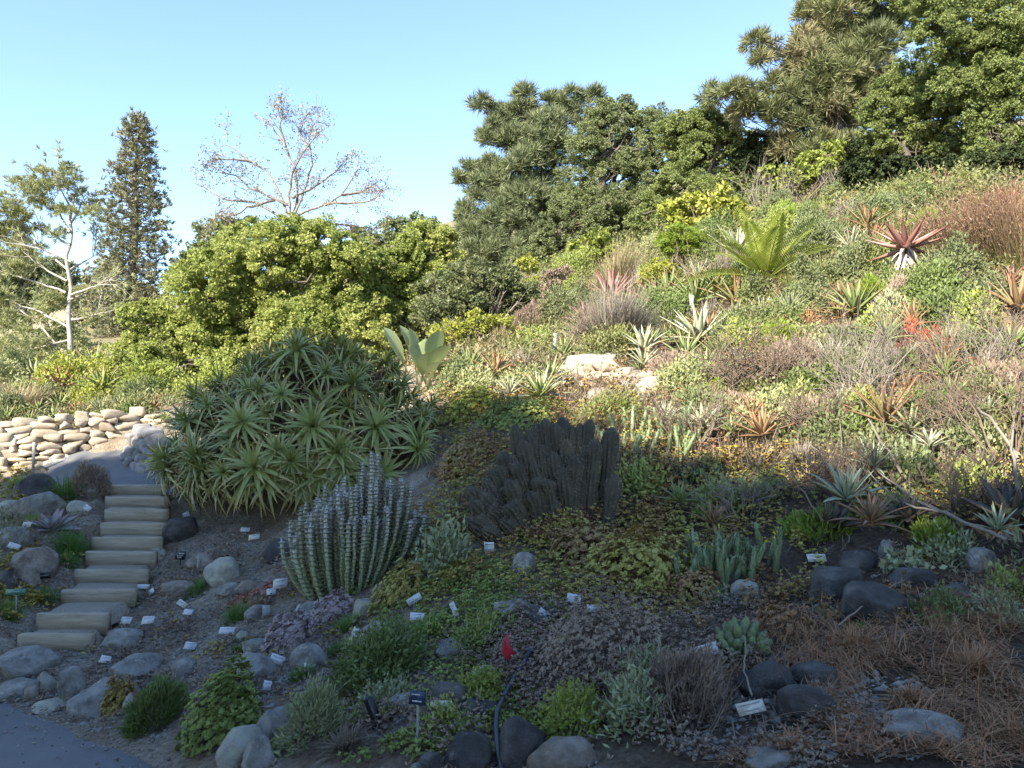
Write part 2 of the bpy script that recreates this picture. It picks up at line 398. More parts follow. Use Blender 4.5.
LM = leaf_mat
M = dict(
 lime=LM('lime leaves', [(.13, .18, .05), (.26, .31, .08), (.36, .39, .12), (.46, .44, .17)], tr=.42, spec=.15, patch=.45, scale=.6),
 lime2=LM('fresh green leaves', [(.15, .19, .04), (.23, .27, .055), (.33, .35, .10)], tr=.35, spec=.15),
 yellowgreen=LM('yellow green leaves', [(.22, .26, .04), (.32, .34, .06), (.4, .38, .1)], tr=.35),
 oak=LM('oak leaves', [(.11, .135, .06), (.185, .215, .095), (.265, .29, .135)], tr=.35, spec=.15, rough=.65),
 oakbright=LM('bright oak leaves', [(.12, .155, .05), (.20, .24, .08), (.29, .315, .12)], tr=.35, spec=.15, rough=.65),
 pine=LM('pine needles', [(.095, .12, .065), (.165, .19, .095), (.25, .26, .135)], tr=.15, spec=.15),
 pinebrown=LM('browning pine needles', [(.09, .11, .055), (.17, .185, .08), (.29, .24, .14)], tr=.15, scale=.5, patch=.7, spec=.15),
 fir=LM('fir needles', [(.08, .09, .05), (.16, .165, .085), (.28, .23, .14)], tr=.15, scale=.7),
 palegreen=LM('pale feathery leaves', [(.19, .215, .09), (.29, .305, .13), (.38, .38, .19)], tr=.3),
 greygreen=LM('grey green leaves', [(.085, .11, .045), (.145, .165, .07), (.21, .215, .10)], tr=.25),
 bare=LM('withered brown leaves', [(.2, .165, .12), (.28, .235, .17), (.24, .23, .12)], tr=.2),
 aloe=LM('aloe leaves', [(.17, .20, .06), (.24, .27, .08), (.32, .34, .115)], tip=(.38, .28, .11), base=(.29, .33, .10), tr=.08, rough=.42, spec=.45, tip0=.45),
 aloeyellow=LM('yellowing aloe leaves', [(.14, .18, .05), (.22, .23, .06)], tip=(.3, .2, .08), tr=.1, rough=.45),
 aloedead=LM('dead aloe leaves', [(.05, .037, .027), (.10, .075, .05), (.16, .13, .10)], tr=.05, rough=.8),
 blue=LM('blue grey stem leaves', [(.36, .40, .23), (.46, .49, .31), (.55, .55, .40)], tip=(.48, .44, .42), tr=.1, rough=.6),
 blueyellow=LM('yellowing stem leaves', [(.32, .35, .19), (.42, .43, .25), (.5, .48, .32)], tip=(.4, .38, .3), tr=.1, rough=.6),
 cactus=surf_mat('cactus skin', [(.04, .036, .024), (.095, .08, .052)], 8, .85, .2, 40),
 spine=LM('cactus spines', [(.09, .065, .042), (.22, .165, .11), (.36, .28, .2)], tr=0, rough=.7),
 cycad=LM('cycad leaflets', [(.11, .15, .02), (.20, .24, .03), (.30, .32, .06)], tr=.3, rough=.4, spec=.45),
 redaloe=LM('red aloe leaves', [(.24, .11, .09), (.32, .17, .14), (.36, .24, .2)], tip=(.2, .06, .05), tr=.08, rough=.4, spec=.4),
 pinkagave=LM('pink grey agave leaves', [(.22, .25, .23), (.30, .29, .27)], tip=(.36, .2, .2), base=(.22, .29, .24), tr=.05, rough=.55, tip0=.3),
 darkaloe=LM('dark purple aloe leaves', [(.05, .048, .038), (.085, .075, .06), (.12, .09, .07)], tip=(.13, .07, .06), tr=.05, rough=.45),
 greenaloe=LM('green aloe leaves', [(.13, .18, .06), (.2, .25, .09), (.27, .3, .13)], tip=(.32, .2, .12), tr=.1, rough=.45),
 rustaloe=LM('rusty aloe leaves', [(.2, .16, .07), (.3, .18, .10), (.22, .24, .1)], tip=(.36, .15, .09), tr=.1, rough=.5),
 paleagave=LM('pale agave leaves', [(.3, .34, .2), (.4, .42, .27), (.46, .45, .33)], tr=.1, rough=.5),
 paddle=LM('paddle leaves', [(.22, .28, .12), (.31, .36, .17), (.40, .43, .24)], tr=.2, rough=.4, spec=.5),
 senecio=LM('blue green finger leaves', [(.12, .165, .075), (.18, .225, .11), (.24, .28, .15)], tr=.1, rough=.5),
 sedum=LM('sedum leaves', [(.26, .12, .05), (.33, .22, .06), (.36, .33, .08), (.46, .40, .14)], tr=.2, scale=2.2, patch=.65),
 sedumred=LM('rusty sedum leaves', [(.16, .085, .048), (.28, .14, .07), (.32, .21, .08), (.26, .25, .08)], tr=.15, scale=2.5, patch=.55),
 sedumgreen=LM('green cover leaves', [(.13, .17, .04), (.22, .26, .06), (.34, .34, .10)], tr=.2, scale=3),
 brown=LM('dried brown leaves', [(.10, .07, .05), (.20, .145, .105), (.33, .25, .19), (.28, .22, .11)], tr=.1, rough=.8, scale=3),
 straw=LM('dry straw', [(.11, .055, .03), (.27, .125, .055), (.38, .235, .13), (.32, .13, .055), (.17, .11, .07)], tr=.15, rough=.7, scale=1.5),
 greystraw=LM('grey straw', [(.11, .085, .06), (.2, .16, .115), (.3, .245, .18)], tr=.1, rough=.8),
 twig=LM('grey twigs', [(.11, .09, .072), (.20, .17, .135), (.30, .26, .21)], tr=0, rough=.85),
 twigbrown=LM('brown twigs', [(.075, .055, .04), (.15, .11, .08), (.24, .19, .14)], tr=0, rough=.85),
 grass=LM('fresh grass', [(.06, .12, .025), (.10, .18, .03), (.17, .25, .05)], tr=.25),
 grassyellow=LM('yellow green heath', [(.14, .2, .03), (.2, .27, .035), (.28, .32, .06)], tr=.3),
 tan=LM('tan grasses', [(.22, .17, .09), (.3, .23, .13), (.22, .21, .09)], tr=.25),
 scrubmix=LM('mixed scrub leaves', [(.08, .095, .035), (.19, .16, .075), (.13, .16, .045), (.24, .2, .13), (.21, .23, .07), (.10, .075, .05)], tr=.2, scale=.9, patch=.7),
 scrubgreen=LM('mixed green scrub leaves', [(.075, .105, .03), (.15, .18, .042), (.22, .21, .085), (.12, .155, .06), (.24, .25, .06)], tr=.25, scale=.7, patch=.7),
 oakshade=LM('leaves darkened for tree shade', [(.022, .032, .014), (.04, .055, .022), (.06, .075, .03)], tr=.1, spec=.1, rough=.7),  # shade under the tall trees is put into this leaf colour
 restio=LM('rush stems', [(.2, .15, .08), (.27, .2, .12), (.17, .17, .07)], tip=(.28, .12, .09), tip0=.5, tr=.2),
 mauve=LM('mauve succulent leaves', [(.26, .19, .18), (.36, .27, .255), (.32, .29, .25)], tr=.05, rough=.6),
 pinkred=LM('pink red succulent leaves', [(.35, .09, .07), (.42, .17, .13), (.36, .26, .16)], tr=.15),
 silver=LM('silvery blue leaves', [(.19, .205, .10), (.26, .28, .145), (.34, .35, .205)], tr=.15),
 fern=LM('deep green feathery leaves', [(.08, .115, .03), (.13, .17, .05), (.19, .235, .075)], tr=.25),
 flower=LM('yellow flowers', [(.5, .4, .02), (.6, .5, .05)], tr=.2),
 redflower=LM('red flowers', [(.45, .08, .05), (.5, .16, .10)], tr=.2),
 bark=surf_mat('bark', [(.06, .05, .04), (.13, .11, .09)], 6, .9, .5, 20, stretch=(1, 1, .3)),
 barkgrey=surf_mat('pale grey bark', [(.15, .125, .10), (.26, .22, .18)], 5, .85, .4, 18),
 barkpale=surf_mat('whitish bark', [(.24, .215, .18), (.42, .385, .33)], 5, .85, .4, 18),
 rock=surf_mat('grey rock', [(.10, .09, .078), (.24, .225, .20), (.36, .345, .31)], 9, .9, 1.0, 11, bdist=.05, spots=(.36, .345, .29), spot_at=.58, objrand=True),
 rockbrown=surf_mat('brownish rock', [(.11, .088, .066), (.24, .20, .16), (.37, .32, .26)], 9, .9, 1.0, 11, bdist=.05, spots=(.31, .29, .24), spot_at=.66, objrand=True),
 rockdark=surf_mat('dark basalt', [(.028, .026, .024), (.07, .065, .06), (.15, .138, .122)], 5, .8, 1.0, 11, bdist=.05, spots=(.2, .185, .16), spot_at=.62, objrand=True),
 rockpale=surf_mat('lichened rock', [(.22, .205, .16), (.33, .315, .255), (.42, .405, .335)], 6, .9, 1.0, 13, bdist=.04, spots=(.38, .38, .26), spot_at=.55, objrand=True),
 wallstone=surf_mat('pale wall stone', [(.24, .19, .135), (.36, .30, .22), (.46, .40, .31)], 4, .9, .5, 20, objrand=True),
 asphalt=surf_mat('asphalt', [(.105, .105, .108), (.14, .14, .142)], 3, .85, .35, 160, spots=(.15, .155, .165), spot_scale=60, spot_at=.58, bdist=.006),
 gravel=surf_mat('gravel', [(.16, .135, .105), (.27, .23, .18), (.38, .33, .27)], 45, .95, .7, 70, bdist=.012),
 timber=surf_mat('weathered timber', [(.23, .185, .13), (.35, .29, .21), (.44, .375, .29)], 5, .85, .4, 40, stretch=(.5, 5, 5), spots=(.085, .066, .048), spot_scale=2.0, spot_at=.61, objrand=True),
 white=plain('white label plastic', (.56, .57, .58), .45),
 cream=plain('cream label', (.62, .58, .48), .5),
 black=plain('black plastic', (.012, .012, .014), .4),
 bluetag=plain('dark blue sign', (.03, .045, .085), .4),
 green=plain('green sign', (.09, .22, .15), .45),
 metal=plain('grey metal', (.3, .31, .32), .35),
 stake=plain('weathered stake', (.3, .29, .27), .8),
 red=plain('red flag plastic', (.42, .012, .03), .5),
 hose=plain('grey black hose', (.045, .05, .065), .4),
)

# ------------------------------------------------------------------ stairs: heights worked out from the photographed edges
STEP = [(17, 92, 635, 651), (36, 107, 614, 628), (61, 135, 590, 601), (74, 147, 570, 582), (85, 155, 552, 564),
        (92, 161, 537.5, 549), (100, 166, 523, 534), (104, 168, 509, 520), (105, 168, 497, 506), (104, 168, 485, 494)]
steps = []
Yc, zb = 7.6, None
for i, (xa, xb, yt, yb) in enumerate(STEP):
    xm = (xa + xb) / 2
    if zb is not None:
        d = ray(xm, yb); Yc = float((zb - CAMZ) / d[2] * d[1])
    bot = P(xm, yb, Yc); top = P(xm, yt, Yc)
    xl = P(xa, yt, Yc)[0]; xr = P(xb, yt, Yc)[0]
    steps.append(dict(x0=xl, x1=xr, y=Yc, z0=float(bot[2]), z1=float(top[2])))
    zb = float(top[2])

# ------------------------------------------------------------------ terrain through measured points
_e = np.array([P(0, 710, 6.2), P(150, 768, 4.6)])
PA, PB = np.linalg.solve(_e[:, :2], _e[:, 2])   # the path's plane
CP = [(512, 768, 3.5), (700, 768, 3.3), (860, 768, 3.1), (1024, 768, 2.95), (340, 768, 3.95), (250, 768, 4.25),
      (512, 650, 4.75), (350, 690, 5.0), (220, 690, 5.9), (120, 690, 6.5), (350, 610, 6.5), (230, 610, 7.7), (512, 540, 6.8), (600, 540, 6.9),
      (640, 650, 4.65), (512, 430, 9.6), (440, 480, 8.4), (500, 370, 13), (600, 365, 13), (600, 345, 14.5), (700, 340, 12.8), (640, 430, 9.3), (700, 470, 7.8),
      (800, 700, 3.9), (800, 600, 5.2), (800, 500, 6.9), (800, 400, 9.2), (800, 330, 12), (800, 275, 15), (800, 225, 20),
      (1000, 700, 3.5), (1000, 600, 4.6), (1000, 500, 6.0), (1000, 400, 8.0), (1000, 300, 11), (1000, 240, 14.5), (1000, 190, 19), (905, 285, 13),
      (900, 205, 21), (900, 550, 5.6), (900, 450, 7.5), (900, 350, 10.2), (760, 300, 14.5), (680, 280, 18), (600, 300, 20), (620, 345, 14.6), (540, 320, 20),
      (470, 350, 17), (300, 530, 9.2), (240, 530, 9.6), (190, 530, 9.9), (180, 580, 8.6), (420, 520, 8.0), (370, 440, 11.5), (170, 470, 12.2),
      (60, 440, 15.2), (110, 423, 15.2), (5, 443, 15), (-120, 455, 15), (60, 395, 19), (150, 400, 18), (-150, 400, 20),
      (10, 560, 8.6), (20, 620, 7.7), (0, 500, 10.8), (40, 500, 10.9), (-100, 540, 9.5), (-60, 470, 13.6),
      (250, 390, 20), (400, 375, 18), (125, 335, 42), (20, 335, 45), (530, 270, 36), (700, 230, 30), (830, 200, 28), (1000, 165, 26), (1100, 150, 27), (350, 300, 45), (250, 310, 45), (1300, 300, 12), (1400, 500, 7), (1200, 650, 4.2)]
ctrl = [P(*c) for c in CP]
for x, y in ((-8, 9), (-6, 6.2), (-4.6, 5.4), (-3.2, 4.9), (-3, 3), (-2, 2), (0, 0), (3, -3), (-3, 0), (1.2, 1.0), (-1.6, 3.6), (-6, 3), (3, -.6), (-12, 10), (-10, 2), (5, -6)):
    ctrl.append(np.array([x, y, PA * x + PB * y]))
for s in steps:
    for u_ in (-.1, .5, 1.1):
        ctrl.append(np.array([s['x0'] + (s['x1'] - s['x0']) * u_, s['y'] + .02, s['z0'] - .04]))
for px, py, Y in ((60, 484, 11.8), (130, 474, 12.6), (105, 466, 13.6), (60, 466, 13.8), (0, 472, 13.6), (150, 484, 11.6)):
    ctrl.append(P(px, py, Y))
for x, y, z in ((-20, -20, -3.0), (-8, -8, -1), (10, -12, 1), (25, -10, 6), (20, 5, 6.5), (24, 20, 12), (30, 40, 17), (0, 70, 22), (-40, 0, -5), (-40, 30, 2), (-40, 60, 7), (40, 0, 14),
                (0, -40, -6), (-50, -50, -10), (60, 60, 30), (-25, 12, 0), (90, 0, 25), (0, 110, 30), (-90, 40, 0), (-60, 90, 12), (40, 110, 38)):
    ctrl.append(np.array([x, y, z]))
ctrl = np.array(ctrl)
CC = 1.2
def _phi(A, B):
    d = ((A[:, None, :2] - B[None, :, :2]) ** 2).sum(-1)
    return -np.sqrt(d + CC * CC)
nC = len(ctrl)
K = np.zeros((nC + 3, nC + 3))
K[:nC, :nC] = _phi(ctrl, ctrl) + np.eye(nC) * 0.12
Pm = np.c_[np.ones(nC), ctrl[:, :2]]
K[:nC, nC:] = Pm; K[nC:, :nC] = Pm.T
sol = np.linalg.solve(K, np.r_[ctrl[:, 2], 0, 0, 0])

def h_raw(x, y):
    x = np.asarray(x, float); y = np.asarray(y, float)
    q = np.stack([x.ravel(), y.ravel()], -1)
    out = np.empty(len(q))
    for i in range(0, len(q), 20000):
        s = q[i:i + 20000]
        out[i:i + 20000] = _phi(s, ctrl) @ sol[:nC] + sol[nC] + s @ sol[nC + 1:]
    z = out.reshape(x.shape)
    r = np.hypot(x, y)
    far = 6 + .12 * (x) + .10 * y                      # gentle plane far out
    far = np.clip(far, -30, 60)
    k = np.clip((r - 90) / 120, 0, 1); k = k * k * (3 - 2 * k)
    return z * (1 - k) + far * k

# path edge line
E0 = P(0, 710, 6.2)[:2]; E1 = P(150, 768, 4.6)[:2]
Ed = unit(E1 - E0); En = np.array([Ed[1], -Ed[0]])
if En @ (np.array([0, 0]) - E0) < 0: En = -En          # En points to the path side

E0 = E0 - En * .13

def edge_wob(t):
    return .015 * np.sin(t * 2.1) + .012 * np.sin(t * 5.3 + 1)

def path_side(x, y):
    d = np.stack([np.asarray(x, float), np.asarray(y, float)], -1) - E0
    t = d @ Ed
    return d @ En - edge_wob(t)

_vn = np.random.default_rng(3).random((64, 64, 3))
def vnoise(x, y, c=0):
    xi = np.floor(x).astype(int); yi = np.floor(y).astype(int)
    fx = x - xi; fy = y - yi
    fx = fx * fx * (3 - 2 * fx); fy = fy * fy * (3 - 2 * fy)
    g = lambda a, b: _vn[a % 64, b % 64, c]
    return (g(xi, yi) * (1 - fx) + g(xi + 1, yi) * fx) * (1 - fy) + (g(xi, yi + 1) * (1 - fx) + g(xi + 1, yi + 1) * fx) * fy - .5

UP0 = [P(104, 487, steps[-1]['y'] + .1)[:2], P(172, 487, steps[-1]['y'] + .1)[:2], P(158, 472, 12.7)[:2], P(128, 462.5, 14.2)[:2], P(40, 463.5, 14.2)[:2], P(56, 474, 12.9)[:2]]
UPP = np.array(UP0)
def in_poly(x, y, poly, grow=0.0):
    c = poly.mean(0); pl = poly + unit(poly - c) * grow
    x = np.asarray(x); y = np.asarray(y)
    ins = np.zeros(x.shape, bool); j = len(pl) - 1
    for i in range(len(pl)):
        xi, yi = pl[i]; xj, yj = pl[j]
        with np.errstate(divide='ignore', invalid='ignore'):
            ins ^= ((yi > y) != (yj > y)) & (x < (xj - xi) * (y - yi) / (yj - yi + 1e-12) + xi)
        j = i
    return ins

def stair_mask(x, y):
    ys = np.array([s['y'] for s in steps]); a = np.interp(y, ys, [s['x0'] for s in steps]); b = np.interp(y, ys, [s['x1'] for s in steps])
    return (y > ys[0] - .1) & (y < ys[-1] + .3) & (x > a - .03) & (x < b + .03)

def height(x, y):
    x = np.asarray(x, float); y = np.asarray(y, float)
    z = h_raw(x, y)
    r = np.hypot(x, y)
    ps = path_side(x, y)
    sm = stair_mask(x, y) | in_poly(x, y, UPP, .1)
    amp = np.clip(-ps / .35, 0, 1) * np.where(sm, 0, 1) * np.clip(60 / np.maximum(r, 60), .3, 1)
    n = .16 * vnoise(x * .9, y * .9) + .09 * vnoise(x * 2.4, y * 2.4, 1) + .045 * vnoise(x * 6, y * 6, 2) + .02 * vnoise(x * 15, y * 15)
    z = z + n * amp
    # the path: exactly its plane, with the bed a few centimetres above its edge
    pl = PA * x + PB * y
    k = np.clip((ps + .02) / .10, 0, 1) * (np.clip((14 - r) / 3, 0, 1))
    z = z * (1 - k) + (pl - .03) * k
    return np.where(sm, z - .05, z)

# lookup grid for fast hits
GX = np.arange(-34, 34, .08); GY = np.arange(-1, 60, .08)
_gx, _gy = np.meshgrid(GX, GY, indexing='ij')
GH = height(_gx, _gy)
def hz(x, y):
    fx = np.clip((np.asarray(x, float) - GX[0]) / .08, 0, len(GX) - 1.001); fy = np.clip((np.asarray(y, float) - GY[0]) / .08, 0, len(GY) - 1.001)
    i = fx.astype(int); j = fy.astype(int); a = fx - i; b = fy - j
    return (GH[i, j] * (1 - a) + GH[i + 1, j] * a) * (1 - b) + (GH[i, j + 1] * (1 - a) + GH[i + 1, j + 1] * a) * b

def ground(px, py):
    """where the ground lies under these pixels (world points)"""
    px = np.atleast_1d(np.asarray(px, float)); py = np.atleast_1d(np.asarray(py, float))
    d = ray(px, py); d = d / d[:, 1:2]
    Y = np.full(len(px), np.nan); prev = np.full(len(px), 1.5)
    ts = np.concatenate([np.arange(1.5, 14, .04), np.arange(14, 58, .12)])
    done = np.zeros(len(px), bool)
    for t in ts:
        p = d * t
        below = (CAMZ + p[:, 2] < hz(p[:, 0], p[:, 1])) & ~done
        Y[below] = t; done |= below
        if done.all(): break
    Y = np.where(np.isnan(Y), 57, Y)
    x = d[:, 0] * Y; y = Y
    return np.stack([x, y, hz(x, y)], -1)

def G(px, py): return ground([px], [py])[0]

def nrm_at(x, y):
    e = .1
    return unit(np.stack([hz(x - e, y) - hz(x + e, y), hz(x, y - e) - hz(x, y + e), np.full(np.shape(x), 2 * e)], -1))

# ground sheet: one sheet, fine near the camera and coarse to the horizon
def axis(lo, hi, f0, f1, d0):
    mid = np.arange(f0, f1, d0)
    def out(start, end, s):
        v = [start]; st = d0
        while abs(v[-1]) < abs(end) and abs(v[-1] - start) < abs(end - start):
            st *= 1.06; v.append(v[-1] + s * st)
        return np.array(v[1:])
    return np.concatenate([out(mid[0], lo, -1)[::-1], mid, out(mid[-1], hi, 1)])
ax = axis(-900, 900, -8, 8, .07); ay = axis(-500, 1500, 2, 14, .07)
gx, gy = np.meshgrid(ax, ay, indexing='ij')
gz = height(gx, gy)
ni, nj = gx.shape
idx = np.arange(ni * nj).reshape(ni, nj)
gF = np.stack([idx[:-1, :-1], idx[1:, :-1], idx[1:, 1:], idx[:-1, 1:]], -1).reshape(-1, 4)

def ground_mat():
    m, nt, nn, ln = new_mat('garden soil')
    geo = nn('ShaderNodeNewGeometry')
    def noise_(s, d=8, r=.65):
        z = nn('ShaderNodeTexNoise'); z.inputs['Scale'].default_value = s; z.inputs['Detail'].default_value = d; z.inputs['Roughness'].default_value = r
        ln(geo.outputs['Position'], z.inputs['Vector']); return z
    a = noise_(1.3); b = noise_(28)
    r1 = ramp(nt, [(.15, .122, .092), (.29, .245, .19), (.45, .39, .32)], [.3, .5, .7]); ln(b.outputs[0], r1.inputs[0])
    r2 = ramp(nt, [(.12, .08, .05), (.2, .15, .10), (.25, .2, .13)], [.3, .5, .7]); ln(b.outputs[0], r2.inputs[0])
    mx = nn('ShaderNodeMix'); mx.data_type = 'RGBA'
    mr = nn('ShaderNodeMapRange'); mr.inputs[1].default_value = .42; mr.inputs[2].default_value = .58
    ln(a.outputs[0], mr.inputs[0]); ln(mr.outputs[0], mx.inputs[0]); ln(r1.outputs[0], mx.inputs[6]); ln(r2.outputs[0], mx.inputs[7])
    # dry grass on the open slopes farther off
    sx = nn('ShaderNodeSeparateXYZ'); ln(geo.outputs['Position'], sx.inputs[0])
    m3 = nn('ShaderNodeMapRange'); m3.inputs[1].default_value = 18; m3.inputs[2].default_value = 40; ln(sx.outputs[1], m3.inputs[0])
    r3 = ramp(nt, [(.11, .11, .05), (.2, .17, .095), (.13, .14, .055)], [.3, .5, .7]); ln(noise_(.35).outputs[0], r3.inputs[0])
    m4 = nn('ShaderNodeMix'); m4.data_type = 'RGBA'; ln(m3.outputs[0], m4.inputs[0]); ln(mx.outputs[2], m4.inputs[6]); ln(r3.outputs[0], m4.inputs[7])
    # darker humus on the right half of the beds, gravelly on the left
    mr5 = nn('ShaderNodeMapRange'); mr5.inputs[1].default_value = -1.6; mr5.inputs[2].default_value = 1.2
    ad = nn('ShaderNodeMath'); ad.operation = 'MULTIPLY_ADD'; ln(a.outputs[0], ad.inputs[0]); ad.inputs[1].default_value = 4; ln(sx.outputs[0], ad.inputs[2])
    sb = nn('ShaderNodeMath'); sb.operation = 'SUBTRACT'; ln(ad.outputs[0], sb.inputs[0]); sb.inputs[1].default_value = 2; ln(sb.outputs[0], mr5.inputs[0])
    r5 = ramp(nt, [(.045, .032, .022), (.095, .068, .046), (.17, .125, .085)], [.3, .52, .72]); ln(b.outputs[0], r5.inputs[0])
    m5 = nn('ShaderNodeMix'); m5.data_type = 'RGBA'; ln(mr5.outputs[0], m5.inputs[0]); ln(m4.outputs[2], m5.inputs[6]); ln(r5.outputs[0], m5.inputs[7])
    m6 = nn('ShaderNodeMix'); m6.data_type = 'RGBA'; ln(m3.outputs[0], m6.inputs[0]); ln(m5.outputs[2], m6.inputs[6]); ln(m4.outputs[2], m6.inputs[7])
    m4 = m6
    bs = nn('ShaderNodeBsdfPrincipled'); bs.inputs['Roughness'].default_value = .95; bs.inputs['Specular IOR Level'].default_value = .15
    ln(m4.outputs[2], bs.inputs['Base Color'])
    bp = nn('ShaderNodeBump'); bp.inputs['Strength'].default_value = 1.0; bp.inputs['Distance'].default_value = .04
    ln(noise_(32, 10, .75).outputs[0], bp.inputs['Height']); ln(bp.outputs[0], bs.inputs['Normal'])
    out = nn('ShaderNodeOutputMaterial'); ln(bs.outputs[0], out.inputs[0])
    return m
g = obj('ground', (np.stack([gx, gy, gz], -1).reshape(-1, 3), gF), ground_mat(), smooth=True)
tag(g, 'sloping brown garden soil of the hillside beds', 'ground', kind='structure')

# asphalt path the camera stands on
ts = np.linspace(-9, 16, 260); ws = np.linspace(0, 1, 14)
tt, ww = np.meshgrid(ts, ws, indexing='ij')
off = edge_wob(tt) * (1 - ww) + ww * 3.4
pxy = E0 + tt[..., None] * Ed + off[..., None] * En
pz = PA * pxy[..., 0] + PB * pxy[..., 1] + .004 * vnoise(pxy[..., 0] * 3, pxy[..., 1] * 3)
pz[:, 0] -= .035
ii = np.arange(tt.size).reshape(tt.shape)
pF = np.stack([ii[:-1, :-1], ii[:-1, 1:], ii[1:, 1:], ii[1:, :-1]], -1).reshape(-1, 4)
o = obj('asphalt_path', (np.concatenate([pxy, pz[..., None]], -1).reshape(-1, 3), pF), M['asphalt'], smooth=True)
tag(o, 'grey asphalt path at the bottom left', 'path', kind='structure')

# gravel treads between the timbers, and the upper path
Vt, Ft = [], []
for i, s in enumerate(steps):
    nx = steps[i + 1] if i + 1 < len(steps) else None
    y0, z = s['y'] + .07, s['z1'] - .012
    y1 = (nx['y'] + .02) if nx else s['y'] + .35
    a0, a1 = s['x0'] - .02, s['x1'] - .01
    b0, b1 = (nx['x0'] - .04, nx['x1'] - .01) if nx else (a0, a1)
    nu, nv = 10, 6
    k = len(Vt)
    for v in range(nv):
        for u_ in range(nu):
            f = v / (nv - 1); e = u_ / (nu - 1)
            x = (a0 + (a1 - a0) * e) * (1 - f) + (b0 + (b1 - b0) * e) * f
            y = y0 + (y1 - y0) * f
            Vt.append((x, y, z + .012 * vnoise(np.array(x * 9), np.array(y * 9)) - (.12 if u_ in (0, nu - 1) else 0)))
    for v in range(nv - 1):
        for u_ in range(nu - 1):
            q = k + v * nu + u_
            Ft.append((q, q + 1, q + nu + 1, q + nu))
o = obj('stair_path', (np.array(Vt), np.array(Ft)), M['gravel'], smooth=True)
tag(o, 'gravel treads between the timber steps', 'path', kind='structure')
cu = UPP.mean(0)
Vu = []; Fu = []
ring = 5
nP = 60
per = []
for i in range(len(UPP)):
    for t in np.linspace(0, 1, 10, endpoint=False): per.append(UPP[i] * (1 - t) + UPP[(i + 1) % len(UPP)] * t)
per = np.array(per)
for k in range(ring + 1):
    q = cu + (per - cu) * (k / ring) * 1.03 if k else np.repeat(cu[None], len(per), 0)
    zz = hz(q[:, 0], q[:, 1]) + .065 + .006 * vnoise(q[:, 0] * 5, q[:, 1] * 5)
    if k == ring: zz -= .05
    Vu.append(np.c_[q, zz])
nn_ = len(per)
for k in range(ring):
    a = np.arange(nn_); b = (a + 1) % nn_
    Fu.append(np.stack([k * nn_ + a, (k + 1) * nn_ + a, (k + 1) * nn_ + b, k * nn_ + b], -1))
o = obj('upper_path', (np.concatenate(Vu), np.concatenate(Fu)), M['asphalt'], smooth=True)
tag(o, 'grey upper path at the top of the timber steps', 'path', kind='structure')

# far hill with dry grass on the left
hx = np.linspace(-260, 60, 90); hy = np.linspace(80, 330, 50)
a, b = np.meshgrid(hx, hy, indexing='ij')
zc = 40 * np.exp(-((b - 210) / 70) ** 2) * np.clip((30 - a) / 120, 0, 1) ** .8 * (1 + .25 * vnoise(a / 30, b / 30) + .1 * vnoise(a / 9, b / 9, 1)) - 6 + h_raw(a, b) * .25
ii = np.arange(a.size).reshape(a.shape)
hF = np.stack([ii[:-1, :-1], ii[1:, :-1], ii[1:, 1:], ii[:-1, 1:]], -1).reshape(-1, 4)
hillm = surf_mat('dry hill grass', [(.17, .14, .08), (.27, .21, .13), (.15, .15, .07)], .04, .95, .3, .5, bdist=.5)
o = obj('hill', (np.stack([a, b, zc], -1).reshape(-1, 3), hF), hillm, smooth=True)
tag(o, 'far tan hillside behind the pale tree', 'hill', kind='structure')
HX, HY, HZ = hx, hy, zc

# ------------------------------------------------------------------ timber steps
SL = ['lowest pale timber step, above the flat slab', 'second timber step up, pale and low, left end beside the green sign',
      'third timber step from the bottom, dark stain along its face', 'fourth timber step from the bottom, pale and level with the small black sign',
      'fifth timber step from the bottom, grey top and brown face', 'sixth timber step from the bottom, beside the black boulder',
      'seventh timber step from the bottom, fourth from the top', 'third timber step from the top of the stairs',
      'second timber step from the top, dark stain in its middle', 'topmost timber step at the edge of the upper path']
def box_geo(x0, x1, y0, y1, z0, z1, bev=.012, nx=12):
    """a beam with worn edges and slight unevenness"""
    xs = np.linspace(x0, x1, nx)
    prof = np.array([(y0, z0), (y0, z1 - bev), (y0 + bev, z1), (y1 - bev, z1), (y1, z1 - bev), (y1, z0)])
    V = np.array([[(x, p[0], p[1]) for p in prof] for x in xs])
    V[:, :, 1] += (U(-1, 1, nx) * .004)[:, None]
    V[:, 1:5, 2] += (U(-1, 1, nx) * .004)[:, None]
    m = len(prof); V = V.reshape(-1, 3)
    i = np.arange(nx - 1)[:, None] * m; j = np.arange(m)[None]; j2 = (j + 1) % m
    Fc = np.stack([i + j, i + m + j, i + m + j2, i + j2], -1).reshape(-1, 4)
    e = (nx - 1) * m
    caps = [[0, 1, 4, 5], [1, 2, 3, 4], [e + 5, e + 4, e + 1, e], [e + 4, e + 3, e + 2, e + 1]]
    return V, np.concatenate([Fc, np.array(caps)])
for s, lb in zip(steps, SL):
    cx = (s['x0'] + s['x1']) / 2
    w = (s['x1'] - s['x0']) / 2
    V, Fc = box_geo(-w, w, 0, .09, s['z0'] - s['z1'] - .06, 0, nx=14)
    o = obj('timber_step', (V, Fc), M['timber'], loc=(cx, s['y'], s['z1']))
    o.rotation_euler = (0, U(-.008, .008), U(-.03, .03))
    tag(o, lb, 'step', 'timber steps of the garden stairs')

# ------------------------------------------------------------------ trees
def LB(lst, Y, jit=.6, grow_=1.12):
    out = []
    for cx, cy, r in lst:
        R = r * mpp(Y) * grow_
        c = P(cx, cy, Y + U(-jit, jit) * R); out.append((c, R))
        if R > .25:
            d = sph(1)[0]; d[2] = abs(d[2]) * .8; out.append((c + d * R * U(.85, 1.1), R * U(.25, .42)))
    return out

